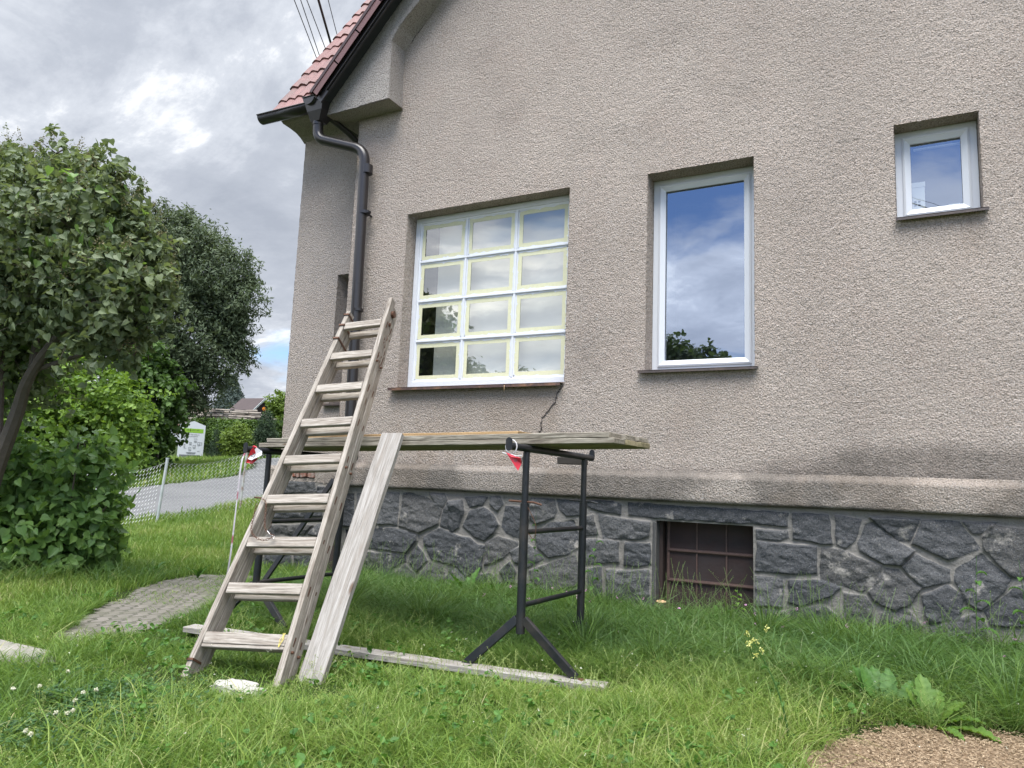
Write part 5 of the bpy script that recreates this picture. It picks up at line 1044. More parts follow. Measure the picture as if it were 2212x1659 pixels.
trunkmesh(mb, [(-7.45, -2.45, 1.0), (-7.55, -2.5, 2.2), (-7.5, -2.6, 3.2)], .05, .01); trunkmesh(mb, [(-7.0, -2.5, 1.85), (-6.95, -2.5, 2.8), (-6.8, -2.5, 3.6)], .035, .008); trunkmesh(mb, [(-6.9, -2.5, 1.95), (-6.4, -2.35, 2.1), (-5.95, -2.2, 2.2)], .028, .006)
for k in range(50):
    l = random.choice(LOB); v = Vector(np.random.RandomState(k).normal(size=3)).normalized(); v.z = abs(v.z)*.8; c_ = Vector(l[:3]); mb.tube([c_-v*l[3]*.3, c_+v*l[3]*1.02], [.008, .003], 5)
mb.build('trunk', M['barkl'], lt, smooth=True)
def panicles(name, tips, mat, par, ln=.13, n=46):
    PP = []
    for t in tips:
        q = np.random.RandomState(int(abs(t[0]*1000)) % 9999); u = q.rand(n); ax_ = np.array([q.normal()*.25, q.normal()*.25, 1]); ax_ /= np.linalg.norm(ax_)
        r = (1-u)*.038+.006; an_ = q.rand(n)*6.28; PP.append(np.array(t)+ax_*(u*ln)[:, None]+np.stack([np.cos(an_)*r, np.sin(an_)*r, q.normal(size=n)*.006], -1))
    leaves(name, np.concatenate(PP), .016, 'rhomb', mat, par, None, .4)
tp, dd_, _ = shell(LOB, 1700, .95); tp = tp[dd_[:, 2] > -.1]; panicles('flower_heads', tp[:420], LM['panicle'], lt); panicles('green_flower_heads', tp[420:760], LM['panicleg'], lt)
# lilac bush
lb_ = empty('lilac_bush', (-8.0, -1.8, -.05), 'dense low heart-leaved bush growing before the wire fence', 'bush')
LOBB = [(-7.75, -1.75, .55, .68), (-7.45, -1.65, .45, .45), (-8.3, -2.1, .65, .75), (-7.55, -1.65, .95, .48), (-7.2, -1.6, .52, .28), (-7.3, -1.6, .85, .26), (-7.95, -1.9, 1.0, .55), (-7.35, -1.75, .15, .38), (-7.9, -2.2, .25, .55), (-8.8, -2.4, .8, .8), (-7.45, -1.55, 1.22, .22), (-7.05, -1.5, .62, .16), (-7.15, -1.6, .25, .22)]
P, d, c = shell(LOBB, 9500, .45); cvb = np.clip(.15+.8*(P[:, 2]-.2)/1.2+RS.normal(size=len(P))*.18, 0, 1); k = P[:, 2] > -.05; P = P[k]; d = d[k]
sprays('leafy_shoots', LOBB, 110, 10, .20, .082, 'heart', LM['lilacn'], lb_, .0028)
leaves('foliage', P, .092, 'heart', LM['lilacn'], lb_, d, .45, hang=.35, fold=.18, cv=np.clip(RS.rand(len(P))*.55, 0, 1))
mb = TW; TW = MB()
for k in range(26): r_ = np.random.RandomState(k+90); l = LOBB[r_.randint(len(LOBB))]; mb.tube(smoothpath([(-7.8+r_.normal()*.3, -1.8+r_.normal()*.2, -.1), ((-7.8+l[0])/2, (-1.8+l[1])/2, .3), (l[0]+r_.normal()*.15, l[1]+r_.normal()*.15, l[2]+l[3]*.6)], 4), [.010]*8+[.006], 5)
mb.build('stems', M['barkl'], lb_, smooth=True)
# trees beyond the lane
def tree(name, label, lobes, n, size, shape, mat, base, top, r0, group=None, inner=.4, cat='tree', hang=0, limbs=True, squash=1.):
    b_ = Vector(base); t = empty(name, b_, label, cat, group); P, d, c = shell(lobes, n, inner, squash=squash); leaves('crown', P, size, shape, mat, t, d, .45, hang=hang)
    if limbs and n > 8000: sprays('leafy_shoots', lobes, int(n/220), 42, np.mean([l[3] for l in lobes])*(.85 if 'shrub' in name else .6), size, shape, mat, t)
    mb = MB(); trunkmesh(mb, [b_-Vector((0, 0, .3)), b_.lerp(Vector(top), .5)+Vector((.1, .05, 0)), top], r0, r0*.2)
    if limbs:
        for l in lobes: s_ = b_.lerp(Vector(top), .25+.3*random.random()); c_ = Vector(l[:3]); trunkmesh(mb, [s_, s_.lerp(c_, .5)+Vector((0, 0, .1*l[3])), c_+(c_-s_).normalized()*l[3]*.5], r0*.4, .01, 6)
    mb.build('trunk', M['bark'], t, smooth=True); return t
GT = 'trees and shrubs beyond the lane'
tree('dark_tree', 'tall dark small-leaved tree reaching above the other shrubs', [(-24.2, 9.4, 9.5, 1.2), (-23.2, 10.2, 9.5, .95), (-22.4, 10.6, 8.9, 1.4), (-21.5, 11.0, 8.0, 1.35), (-21.0, 11.4, 6.9, 1.1), (-20.65, 11.5, 7.75, .62), (-20.45, 11.6, 8.0, .30), (-21.9, 11.2, 5.9, 1.5), (-21.3, 11.4, 4.9, 1.0), (-20.9, 11.6, 5.4, .65), (-22.9, 10.5, 7.3, 1.7), (-23.8, 10.0, 8.6, 1.5), (-22.0, 11.3, 3.9, .75), (-21.15, 11.5, 6.0, .8), (-24.5, 9.5, 6.2, 1.8), (-23, 10.6, 5.2, 1.5), (-25.5, 9, 8, 1.6), (-22.7, 10.5, 9.9, .55), (-21.9, 10.9, 9.1, .5), (-21.0, 11.3, 8.7, .35), (-20.75, 11.5, 6.9, .45), (-20.8, 11.6, 4.6, .35), (-22.6, 11, 4.2, 1.2)], 88000, .165, 'slim', LM['willow'], (-23.6, 10.6, 1.1), (-22.8, 10.7, 8.5), .15, GT, .3, hang=.25)
tree('hazel_shrub', 'bright green bushy shrub behind the lilac bush', [(-21.97, 6.26, 3.0, 1.46), (-21.08, 6.76, 3.2, 1.14), (-20.45, 7.27, 2.5, 1.02), (-22.73, 5.75, 2.24, 1.4), (-21.08, 6.89, 1.74, 1.27), (-20.19, 7.46, 1.61, 0.79), (-21.84, 6.38, 1.48, 1.4), (-23.62, 5.24, 3.39, 1.4), (-24.51, 4.73, 2.24, 1.65), (-21.59, 6.51, 3.89, 0.57), (-20.7, 7.02, 0.85, 0.76)], 24000, .14, 'oval', LM['hazel'], (-21.8, 6.4, .7), (-21.6, 6.5, 2.8), .1, GT, .5, 'shrub')
tree('maple_shrub', 'mid green lobed-leaf young maple beside the bright shrub', [(-21.89, 9.21, 3.83, 0.88), (-21.64, 9.47, 2.88, 0.91), (-22.02, 9.21, 1.86, 0.91), (-22.53, 8.7, 2.75, 1.1), (-21.89, 9.08, 4.59, 0.42)], 9500, .17, 'oval', LM['maple'], (-21.5, 9.4, 1.1), (-21.5, 9.4, 3.8), .07, GT, .5, 'shrub')
tree('background_tree', 'dark leafy tree filling the gap behind the lilac', [(-26.0, 8.37, 6.82, 2.6), (-27.3, 4.47, 5.52, 2.86), (-28.6, 10.97, 6.82, 2.6), (-28.6, 0.57, 5.52, 3.12), (-27.3, 7.07, 3.57, 2.34)], 22000, .16, 'oval', LM['willow'], (-27.3, 7, .8), (-27.3, 7, 6.8), .2, GT, .5)
# hedge
def boxhedge(name, label, A, B, z0, z1, th, n, size, mat, cat='hedge', lump=.12):
    A = Vector(A); B = Vector(B); ex_ = (B-A); L_ = ex_.length; ex_.normalize(); nn = Vector((ex_.y, -ex_.x, 0))
    u = RS.rand(n)*L_; f = RS.rand(n); v = RS.rand(n); top = f < .35
    w_ = np.where(top, (RS.rand(n)-.5)*th, th/2+RS.normal(size=n)*.05); z = np.where(top, z1+RS.normal(size=n)*.05, z0+(z1-z0)*v)+(fbm(u, v*3, 2, 3)-.5)*lump*1.5; w_ = w_+(fbm(u*1.3, z*1.3, 2.5, 3)-.5)*lump*2
    P = np.array(A)[None]+np.outer(u, ex_)+np.outer(w_, nn); P[:, 2] = z; D = np.where(top[:, None], np.array([[0, 0, 1.]]), np.array(nn)[None])
    t = empty(name, (A+B)/2, label, cat); leaves('foliage', P, size, 'rhomb', mat, t, D, .3); mb = MB(); q = A-nn*th*.5; mb.prism([A-nn*th*.35+Vector((0, 0, z0-A.z)), B-nn*th*.35+Vector((0, 0, z0-A.z)), B-nn*th*.35+Vector((0, 0, z1-.12-A.z)), A-nn*th*.35+Vector((0, 0, z1-.12-A.z))], nn*th*.7); mb.build('inner_twigs', LM['hedge'], t)
    return t
boxhedge('trimmed_hedge', 'long trimmed green hedge in front of the log pile', (-34.4, 21.0, 2.1), (-28.2, 24.4, 2.5), 2.0, 3.8, 1.0, 16000, .13, LM['hedge'])
tree('round_shrub', 'rounded yellow-green shrub before the hedge', [(-29.75, 19.95, 2.85, .62), (-29.5, 20.1, 2.55, .62), (-30.05, 19.8, 2.5, .6), (-29.75, 19.95, 3.2, .35), (-29.7, 19.9, 2.1, .7)], 7000, .10, 'oval', LM['yel'], (-29.75, 20, 1.7), (-29.7, 20, 2.9), .05, GT, .6, 'shrub', limbs=False)
tree('columnar_thuja', 'dark green upright thuja right of the rounded shrub', [(-27.7, 19.85, z, r) for z, r in ((2.0, .5), (2.5, .5), (3.0, .48), (3.5, .42), (3.85, .28))]+[(-27.95, 19.7, 2.9, .35), (-27.45, 20.0, 2.8, .38)], 8000, .10, 'slim', LM['thuja'], (-27.7, 19.85, 1.6), (-27.7, 19.85, 3.4), .06, GT, .6, 'thuja', limbs=False, hang=-.8)
tree('small_conifer', 'small dark conifer between the sign and the rounded shrub', [(-30.8, 19.5, z, r) for z, r in ((1.9, .38), (2.3, .33), (2.7, .22), (3.0, .13))], 2600, .08, 'slim', LM['thuja'], (-30.8, 19.5, 1.6), (-30.8, 19.5, 2.8), .04, GT, .6, 'conifer', limbs=False)
tree('dark_hedge_shrub', 'dark leafy shrub right behind the white sign', [(-32.3, 21.0, 2.9, .7), (-31.4, 21.2, 2.6, .8), (-31.7, 21.2, 3.3, .5)], 6000, .11, 'oval', LM['hedge'], (-32, 20.8, 1.7), (-32, 20.8, 2.8), .05, GT, .5, 'shrub', limbs=False)
tree('light_tree', 'light green leafy tree right of the shed by the house corner', [(-41.0, 33.6, 6.1, .9), (-40.2, 34.2, 6.3, 1.1), (-39.2, 34.8, 6.0, 1.4), (-41.4, 33.3, 5.3, .6), (-40.2, 34.0, 4.6, 1.3), (-38.4, 35, 5, 1.6), (-37.0, 31.2, 3.6, 1.1), (-36.1, 32.0, 4.0, 1.2)], 17000, .17, 'oval', LM['yel'], (-40.8, 33.3, 2.8), (-41, 33.4, 6), .15, GT, .4)
tree('thin_tree', 'small loose tree in front of the far house', [(-48, 31.0, 5.0, 1.3), (-47.0, 31.8, 4.6, 1.0), (-49, 30.4, 5.6, 1.1)], 6000, .16, 'oval', LM['willow'], (-48, 31, 2.8), (-48, 31, 5.2), .08, GT, .2)
# spruce
sp = empty('spruce', (-60.8, 46.0, 3.3), 'blue-grey spruce rising behind the shed', 'tree', GT); r_ = np.random.RandomState(5); n = 26000; h = r_.rand(n)**.8; R = (1-h)**.9*3.1+.15; an = r_.rand(n)*6.283; lay = np.floor(h*17)/17; tier = .55+.45*(1-(h-lay)*17*.8)
rr = R*tier*(.35+.65*r_.rand(n)**.5)*(1+.25*np.sin(an*7+lay*40)); P = np.stack([-60.8+np.cos(an)*rr, 46+np.sin(an)*rr, 4.3+h*6.4-rr*.10], -1)
leaves('crown', P, .30, 'slim', LM['spruce'], sp, np.stack([np.cos(an), np.sin(an), np.zeros(n)], -1), .2, rs=r_); mb = MB(); mb.tube([(-60.8, 46, 2.8), (-60.8, 46, 10.6)], [.18, .02], 8); mb.build('trunk', M['bark'], sp)
# trees behind the viewer, mirrored in the panes
tree('mirrored_tree', 'leafy tree mirrored at the bottom of the tall narrow window', [(-6.6, -20, 4.4, 1.7), (-8.2, -20.3, 5.0, 1.8), (-5.6, -20, 4.9, 1.0), (-7.4, -20, 6.0, .9), (-9.4, -20.5, 4.2, 1.9), (-6.3, -19.8, 5.7, .55), (-4.4, -20, 3.6, 1.2), (-4.1, -20, 4.7, .45)], 15000, .2, 'oval', LM['reft'], (-7, -20, 0), (-7, -20, 5.2), .2, None, .2)
tree('mirrored_tree', 'loose leafy tree mirrored in the lower panes of the gridded window', [(-14.5, -19, 4.0, 1.5), (-16.4, -19, 4.6, 1.6), (-12.6, -19.2, 3.2, 1.3), (-18, -18.6, 4.0, 1.3), (-13.2, -19, 4.9, .7), (-17.2, -18.8, 5.0, .6)], 15000, .2, 'oval', LM['reft'], (-15, -19, 0), (-15.3, -19, 5.2), .2, None, .2)

# ---------------------------------------------------------------- grass
def grassmat():
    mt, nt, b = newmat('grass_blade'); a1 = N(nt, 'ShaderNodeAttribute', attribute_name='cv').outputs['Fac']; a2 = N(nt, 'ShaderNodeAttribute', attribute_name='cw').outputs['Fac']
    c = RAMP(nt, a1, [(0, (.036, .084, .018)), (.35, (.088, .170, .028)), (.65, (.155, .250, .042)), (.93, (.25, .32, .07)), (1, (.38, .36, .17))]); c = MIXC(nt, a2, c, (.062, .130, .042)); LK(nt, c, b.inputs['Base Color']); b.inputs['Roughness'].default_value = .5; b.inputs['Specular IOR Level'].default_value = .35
    tr = N(nt, 'ShaderNodeBsdfTranslucent'); LK(nt, MIXC(nt, .4, c, (.22, .36, .03)), tr.inputs[0]); mx = N(nt, 'ShaderNodeMixShader'); mx.inputs[0].default_value = .36; LK(nt, b.outputs[0], mx.inputs[1]); LK(nt, tr.outputs[0], mx.inputs[2]); LK(nt, mx.outputs[0], nt.nodes['Material Output'].inputs[0]); return mt
GM = grassmat()
def blades(x, y, h, w_, bend, cv, cw, rs, z=None, hd=None):
    n = len(x); z = HT(x, y) if z is None else z; an = rs.rand(n)*6.283 if hd is None else hd; dx = np.cos(an); dy = np.sin(an); sx = -dy; sy = dx; V = []
    fa = rs.rand(n)*6.283; px = np.cos(fa); py = np.sin(fa)
    for t, ww in ((0, 1), (.38, .9), (.72, .6), (1, 0)):
        k = bend*(.25*t+.75*t**2)*h; zz = z-.01+h*(t-.40*bend*t**3.0); cxx = x+dx*k; cyy = y+dy*k
        if ww: V.append(np.stack([cxx-px*w_*ww*.5, cyy-py*w_*ww*.5, zz], -1)); V.append(np.stack([cxx+px*w_*ww*.5, cyy+py*w_*ww*.5, zz], -1))
        else: V.append(np.stack([cxx, cyy, zz], -1))
    V = np.stack(V, 1).reshape(-1, 3); b_ = (np.arange(n)*7)[:, None]; pat = np.array([0, 1, 3, 2, 2, 3, 5, 4, 4, 5, 6]); lo = (b_+pat[None]).ravel(); tot = np.tile(np.array([4, 4, 3], np.int32), n)
    return V, lo, tot, np.repeat(cv, 7), np.repeat(cw, 7)
SLAB = [(-5.9, -3.72), (-5.9, -4.08), (-4.5, -3.97), (-4.14, -3.89), (-4.06, -3.78), (-4.2, -3.68)]
def allow(x, y, edge=0.):
    jx = x+(fbm(x, y, 3, 3, 2)-.5)*.22; jy = y+(fbm(x, y, 3, 3, 6)-.5)*.22; k = (np.hypot(x+1.82, y) > .17) & ~inpoly(x, y, SLAB) & ~inpoly(jx, jy, PATH) & ~inpoly(x, y, ROAD) & ~(inpoly(x+(fbm(x, y, 5, 3, 22)-.5)*.55, y+(fbm(x, y, 5, 3, 26)-.5)*.55, CHIPS) & inpoly(x, y, CHIPS)) & ~((y > -.03) & (x > -5.55)) & ~((y > .46) & (x > -7.0) & (x < -5.4))
    return k
parts = []; r_ = np.random.RandomState(3)
TR = [(-4.3, -2.9), (-2.6, -2.66), (-1.4, -2.42)]; TR2 = [(-3.6, -3.6), (-2.6, -3.35)]
def tramp(x, y): return np.clip(np.minimum(segdist(x, y, TR, False)/.30, segdist(x, y, TR2, False)/.35)-.0, .35, 1)*(np.where((y < -2.5) & (y > -3.4) & (x > -4.2) & (x < -1.2), .75, 1))
def zone(x0, x1, y0, y1, dens, hf, wf, bf, clump=.5, cvb=0., cond=None, mask=True, cwf=None, hdf=None):
    n = int((x1-x0)*(y1-y0)*dens); x = r_.uniform(x0, x1, n); y = r_.uniform(y0, y1, n)
    k = fbm(x, y, 5, 3, 3)+r_.rand(n)*.5 > clump
    if cond is not None: k &= cond(x, y)
    if mask: k &= allow(x, y)
    x = x[k]; y = y[k]; n = len(x); f = fbm(x, y, 1.3, 4, 5); g = fbm(x, y, 6, 2, 8)
    h = 1.0*hf(x, y, f)*(.55+.75*r_.rand(n))*(.75+.5*g)*tramp(x, y); cv = np.clip(.12+.75*f+r_.normal(size=n)*.16+cvb, 0, .97); dry = r_.rand(n) < .012; cv = np.where(dry, 1, cv)
    cw = np.zeros(n) if cwf is None else cwf(x, y); hd = None
    parts.append(blades(x, y, h, wf*(.6+.8*r_.rand(n)), bf*(.4+1.1*r_.rand(n)), cv, cw, r_, hd=hd)); return n
def view(x, y):   # region around the frustum on the ground, generous to either side
    ax_ = x*math.cos(yaw)+(y+6.24)*math.sin(yaw); dp = -x*math.sin(yaw)+(y+6.24)*math.cos(yaw); return (dp > 1.9) & (np.abs(ax_) < dp*.80+.5)
nearwall = lambda x, y: np.clip((y+2.5)/.9, 0, 1)*np.clip((x+5.4)/.6, 0, 1)
T_ = 0
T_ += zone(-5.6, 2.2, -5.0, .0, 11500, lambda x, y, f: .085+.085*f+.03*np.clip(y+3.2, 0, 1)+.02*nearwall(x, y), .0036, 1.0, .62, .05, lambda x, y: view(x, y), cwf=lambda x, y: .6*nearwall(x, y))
T_ += zone(-5.0, 1.5, -5.0, -2.4, 1200, lambda x, y, f: .17+.08*f, .0048, .95, .62, .12, lambda x, y: view(x, y) & (fbm(x, y, 1.8, 3, 61) > .47))
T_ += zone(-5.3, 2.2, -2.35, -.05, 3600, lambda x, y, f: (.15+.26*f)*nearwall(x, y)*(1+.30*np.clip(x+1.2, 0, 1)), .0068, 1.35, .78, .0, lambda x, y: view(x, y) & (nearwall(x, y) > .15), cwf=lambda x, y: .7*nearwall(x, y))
T_ += zone(-9.5, -4.0, -4.5, 1.5, 3300, lambda x, y, f: .10+.05*f, .0058, .6, .6, .08, lambda x, y: view(x, y))
T_ += zone(-13.5, -6, -3, 7, 1500, lambda x, y, f: .12+.07*f, .009, .5, .55, .17, lambda x, y: view(x, y) & (x < -6.9))
T_ += zone(-8.2, -5.8, -3.0, -1.4, 2300, lambda x, y, f: .20+.16*f, .006, .9, .85, -.08, lambda x, y: view(x, y) & ((x+7.0)*.7-(y+2.2)*.7 < .35), cwf=lambda x, y: .5+0*x)
T_ += zone(-34, -12, 0, 26, 190, lambda x, y, f: .14+.12*f, .030, .4, .5, .12, lambda x, y: view(x, y) & (x < -13))
T_ += zone(-5.4, -4.2, -4.1, -3.3, 2500, lambda x, y, f: .10, .0045, .6, .65, .1)
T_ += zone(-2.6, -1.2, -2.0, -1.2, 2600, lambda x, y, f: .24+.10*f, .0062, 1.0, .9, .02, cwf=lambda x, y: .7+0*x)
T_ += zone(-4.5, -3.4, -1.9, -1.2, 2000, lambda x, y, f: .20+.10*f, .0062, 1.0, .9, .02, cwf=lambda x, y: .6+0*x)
# tussocks: fans of long blades from one root
TC = []
for k in range(150):
    near = k < 105; cx_ = r_.uniform(-5.2, 1.5); cy_ = r_.uniform(-1.9, -.12) if near else r_.uniform(-4.4, -2.2)
    if not (view(np.array(cx_), np.array(cy_)) and allow(np.array([cx_]), np.array([cy_]))[0]): continue
    if not near and float(tramp(np.array(cx_), np.array(cy_))) < .9: continue
    m_ = r_.randint(60, 130); an = r_.rand(m_)*6.283; hh = (r_.uniform(.20, .40) if near else r_.uniform(.11, .19))*(.6+.6*r_.rand(m_)); rr_ = .035*r_.rand(m_)
    parts.append(blades(cx_+np.cos(an)*rr_, cy_+np.sin(an)*rr_, hh, (.0055 if near else .0042)*(.6+.7*r_.rand(m_)), .3+1.1*r_.rand(m_), np.clip(r_.uniform(.1, .75)+r_.normal(size=m_)*.12, 0, .95), np.full(m_, .65*r_.rand() if near else 0.), r_, hd=an))
# wisps at the foot of the walls and between pavers
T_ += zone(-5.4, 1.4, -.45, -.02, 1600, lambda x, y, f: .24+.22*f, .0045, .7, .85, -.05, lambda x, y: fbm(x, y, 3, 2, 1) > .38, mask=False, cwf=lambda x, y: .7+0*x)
T_ += zone(-6.9, -5.5, .0, .45, 1500, lambda x, y, f: .13+.12*f, .006, .8, .8, .05, mask=False)
n = 6500; x = r_.uniform(-6.6, -4.4, n); y = r_.uniform(-3.5, -.4, n); k = inpoly(x, y, PATH) & (fbm(x, y, 4, 3, 14) > .52); x = x[k]; y = y[k]; parts.append(blades(x, y, np.full(len(x), .04)+.04*r_.rand(len(x)), np.full(len(x), .005), np.full(len(x), .8), r_.rand(len(x)), np.zeros(len(x)), r_))
V = np.concatenate([p[0] for p in parts]); off = 0; lo = []
for p in parts: lo.append(p[1]+off); off += len(p[0])
tag(raw('grass', V, (np.concatenate(lo), np.concatenate([p[2] for p in parts])), GM, attr=np.concatenate([p[3] for p in parts]), attr2=np.concatenate([p[4] for p in parts])), 'uncut green grass around the house and scaffold', 'grass', kind='stuff')
print('blades', T_)
# seed stems: thin pale stalks with small spikelets
def seedstems(name, label, x0, x1, y0, y1, n, h0, h1, cond, mat, ns=14, spread=.02, lean=.25):
    x = r_.uniform(x0, x1, n); y = r_.uniform(y0, y1, n); k = cond(x, y) & allow(x, y); x = x[k]; y = y[k]; n = len(x); z = HT(x, y); h = r_.uniform(h0, h1, n); an = r_.rand(n)*6.283; ln = r_.rand(n)*lean
    V = []; w_ = .0011; 
    for t in (0, .5, 1):
        cxx = x+np.cos(an)*ln*h*t*t; cyy = y+np.sin(an)*ln*h*t*t; zz = z+h*t*(1-.2*ln*t)
        V += [np.stack([cxx-w_, cyy, zz], -1), np.stack([cxx+w_, cyy, zz], -1)]
    Va = np.stack(V, 1).reshape(-1, 3); b_ = (np.arange(n)*6)[:, None]; lo = (b_+np.array([0, 1, 3, 2, 2, 3, 5, 4])[None]).ravel(); tot = np.full(2*n, 4, np.int32)
    t = .55+.45*r_.rand(n, ns); sx_ = (x[:, None]+np.cos(an)[:, None]*(ln*h)[:, None]*t*t+r_.normal(size=(n, ns))*spread*(1.25-t)).ravel(); sy_ = (y[:, None]+np.sin(an)[:, None]*(ln*h)[:, None]*t*t+r_.normal(size=(n, ns))*spread*(1.25-t)).ravel(); sz_ = (z[:, None]+h[:, None]*t*(1-.2*ln[:, None]*t)).ravel()
    m_ = len(sx_); q = r_.normal(size=(m_, 3)); q /= np.linalg.norm(q, axis=1)[:, None]; u = r_.normal(size=(m_, 3)); u = np.cross(q, u); u /= np.linalg.norm(u, axis=1)[:, None]; c_ = np.stack([sx_, sy_, sz_], -1); L_ = .0042; B_ = .0018
    Vb = np.stack([c_-q*L_, c_+u*B_, c_+q*L_, c_-u*B_], 1).reshape(-1, 3); lob = np.arange(4*m_)+len(Va)
    V = np.concatenate([Va, Vb]); at = np.concatenate([np.full(len(Va), .5), np.repeat(r_.rand(m_), 4)])
    return tag(raw(name, V, (np.concatenate([lo, lob]), np.concatenate([tot, np.full(m_, 4, np.int32)])), mat, attr=at), label, 'grass', kind='stuff')
sm = leafmat('grass_spikelet', (.13, .21, .05), (.36, .40, .15), .3, .7)
seedstems('seeding_grass', 'fine pale seed stalks rising from the front lawn', -4.6, 2, -5, -1.8, 3000, .09, .20, lambda x, y: view(x, y) & (fbm(x, y, 1.5, 3, 21)+.10*(x+2) > .42), sm, lean=.9)
seedstems('tall_grass_stalks', 'thin tall grass stalks along the stone base', -5.3, 1.3, -.9, -.05, 420, .3, .55, lambda x, y: view(x, y), leafmat('grass_stalk', (.06, .12, .03), (.18, .24, .09), .3, .7), 16, .006, .55)
# clover patch with flowers
n = 5200; x = r_.normal(-3.25, .30, n); y = r_.normal(-4.25, .22, n); k = view(x, y) & (fbm(x, y, 2.5, 3, 31) > .42); x = x[k]; y = y[k]; n = len(x); z = HT(x, y)+.045+.05*r_.rand(n)
P = np.repeat(np.stack([x, y, z], -1), 3, 0); leaves('clover', P, .014, 'oval', LM['clover'], None, np.tile([[0, 0, 1.]], (len(P), 1)), 1.2, fold=.1, droop=.05); o = bpy.context.scene.objects['clover']; tag(o, 'patch of dark green clover leaves in the left foreground', 'clover', kind='stuff')
n = 2600; x = r_.uniform(-5.4, 2, n); y = r_.uniform(-5, -.1, n); k = view(x, y) & allow(x, y) & (fbm(x, y, 2.2, 3, 41) > .52); x = x[k]; y = y[k]; n = len(x); P = np.repeat(np.stack([x, y, HT(x, y)+.05+.07*r_.rand(n)], -1), 4, 0)+r_.normal(size=(4*n, 3))*.012
o = leaves('small_herbs', P, .032, 'oval', LM['weed'], None, np.tile([[0, 0, 1.]], (len(P), 1)), .8); tag(o, 'small broad-leaved herbs mixed into the lawn', 'herbs', kind='stuff')
# ---------------------------------------------------------------- single plants
def bigleaf(V, Fq, A, base, az, L_, w_, arch, lift, seed, lobed=1.):
    """jagged long leaf with a crinkled blade"""
    rs = np.random.RandomState(seed); n = 26; c, s = math.cos(az), math.sin(az); n0 = len(V); x = 0; z = 0; th = lift; prev = (0, 0)
    for i in range(n+1):
        t = i/n; wd = w_*(math.sin(math.pi*min(1, .06+t*.92))**.7)*(.35+.65*min(1, t*1.7))*(1+lobed*.20*(vnoise(i*.55, seed*1.7)-.5)*2+.10*rs.normal()) if 0 < i < n else .002
        th = lift-arch*t; st_ = L_/n; x += math.cos(th)*st_; z += math.sin(th)*st_
        for j, q in enumerate((-1, -.5, 0, .5, 1)):
            zz = z+abs(q)*wd*.35+.006*math.sin(i*1.9+q*4)*(abs(q) > 0); px = x; py = q*wd; V.append((base[0]+px*c-py*s, base[1]+px*s+py*c, base[2]+zz)); A.append(rs.rand()*.25+(.4 if q == 0 else .1)+.3*(seed % 3)/3)
    for i in range(n):
        for j in range(4): a = n0+i*5+j; Fq.append((a, a+1, a+6, a+5))
def rosette(name, label, cat, loc, leafs, mat, group=None):
    V, Fq, A = [], [], []; z = float(HT(loc[0], loc[1])); 
    for k, (az, L_, w_, arch, lift, dx_, dy_) in enumerate(leafs): bigleaf(V, Fq, A, (loc[0]+dx_, loc[1]+dy_, z+.005), az, L_, w_, arch, lift, k+int(abs(loc[0]*37)))
    o_ = np.array([loc[0], loc[1], z]); o = raw(name, np.array(V)-o_, Fq, mat, None, attr=A, smooth=True, T=Matrix.Translation(o_)); return tag(o, label, cat, group)
rosette('dock_rosette', 'leafy rosette of long jagged leaves at the edge of the wood chips', 'plant', (-.07, -2.03), [(2.35, .23, .038, .4, 1.45, -.07, .02), (1.9, .25, .04, .7, 1.3, -.03, .05), (3.0, .2, .036, .8, 1.2, -.02, .03), (0.6, .17, .03, .8, 1.1, .03, .03), (2.6, 0.245, 0.041, .6, 1.35, -.06, .03), (2.9, 0.274, 0.043, 1.1, 1.0, -.05, 0), (3.3, 0.230, 0.037, 1.3, .75, -.05, 0), (2.1, 0.230, 0.037, .5, 1.3, -.05, .04), (1.6, 0.238, 0.041, .6, 1.35, .0, .03), (1.2, 0.216, 0.038, .8, 1.25, .05, .02), (3.9, 0.115, 0.024, .9, .5, -.03, -.02), (4.6, 0.108, 0.022, .9, .4, .02, -.02), (5.2, 0.122, 0.025, 1.0, .5, .05, -.01)], LM['weed'])
rosette('yellowing_rosette', 'yellow-green crinkled rosette on the wood chips right of the darker one', 'plant', (.10, -2.05), [(1.9, 0.238, 0.046, .5, 1.4, 0, 0), (1.3, 0.187, 0.037, .7, 1.3, .02, 0), (.7, 0.202, 0.041, .9, 1.05, .03, 0), (.1, 0.216, 0.038, 1.1, .8, .03, 0), (-.3, 0.288, 0.043, .9, .42, .03, 0), (2.6, 0.173, 0.036, .6, 1.35, -.02, .01), (-.9, 0.180, 0.033, .9, .5, .02, -.02), (3.6, 0.094, 0.022, .9, .7, -.02, 0)], LM['lettuce'])
GW = 'broad-leaved weeds growing along the wall'
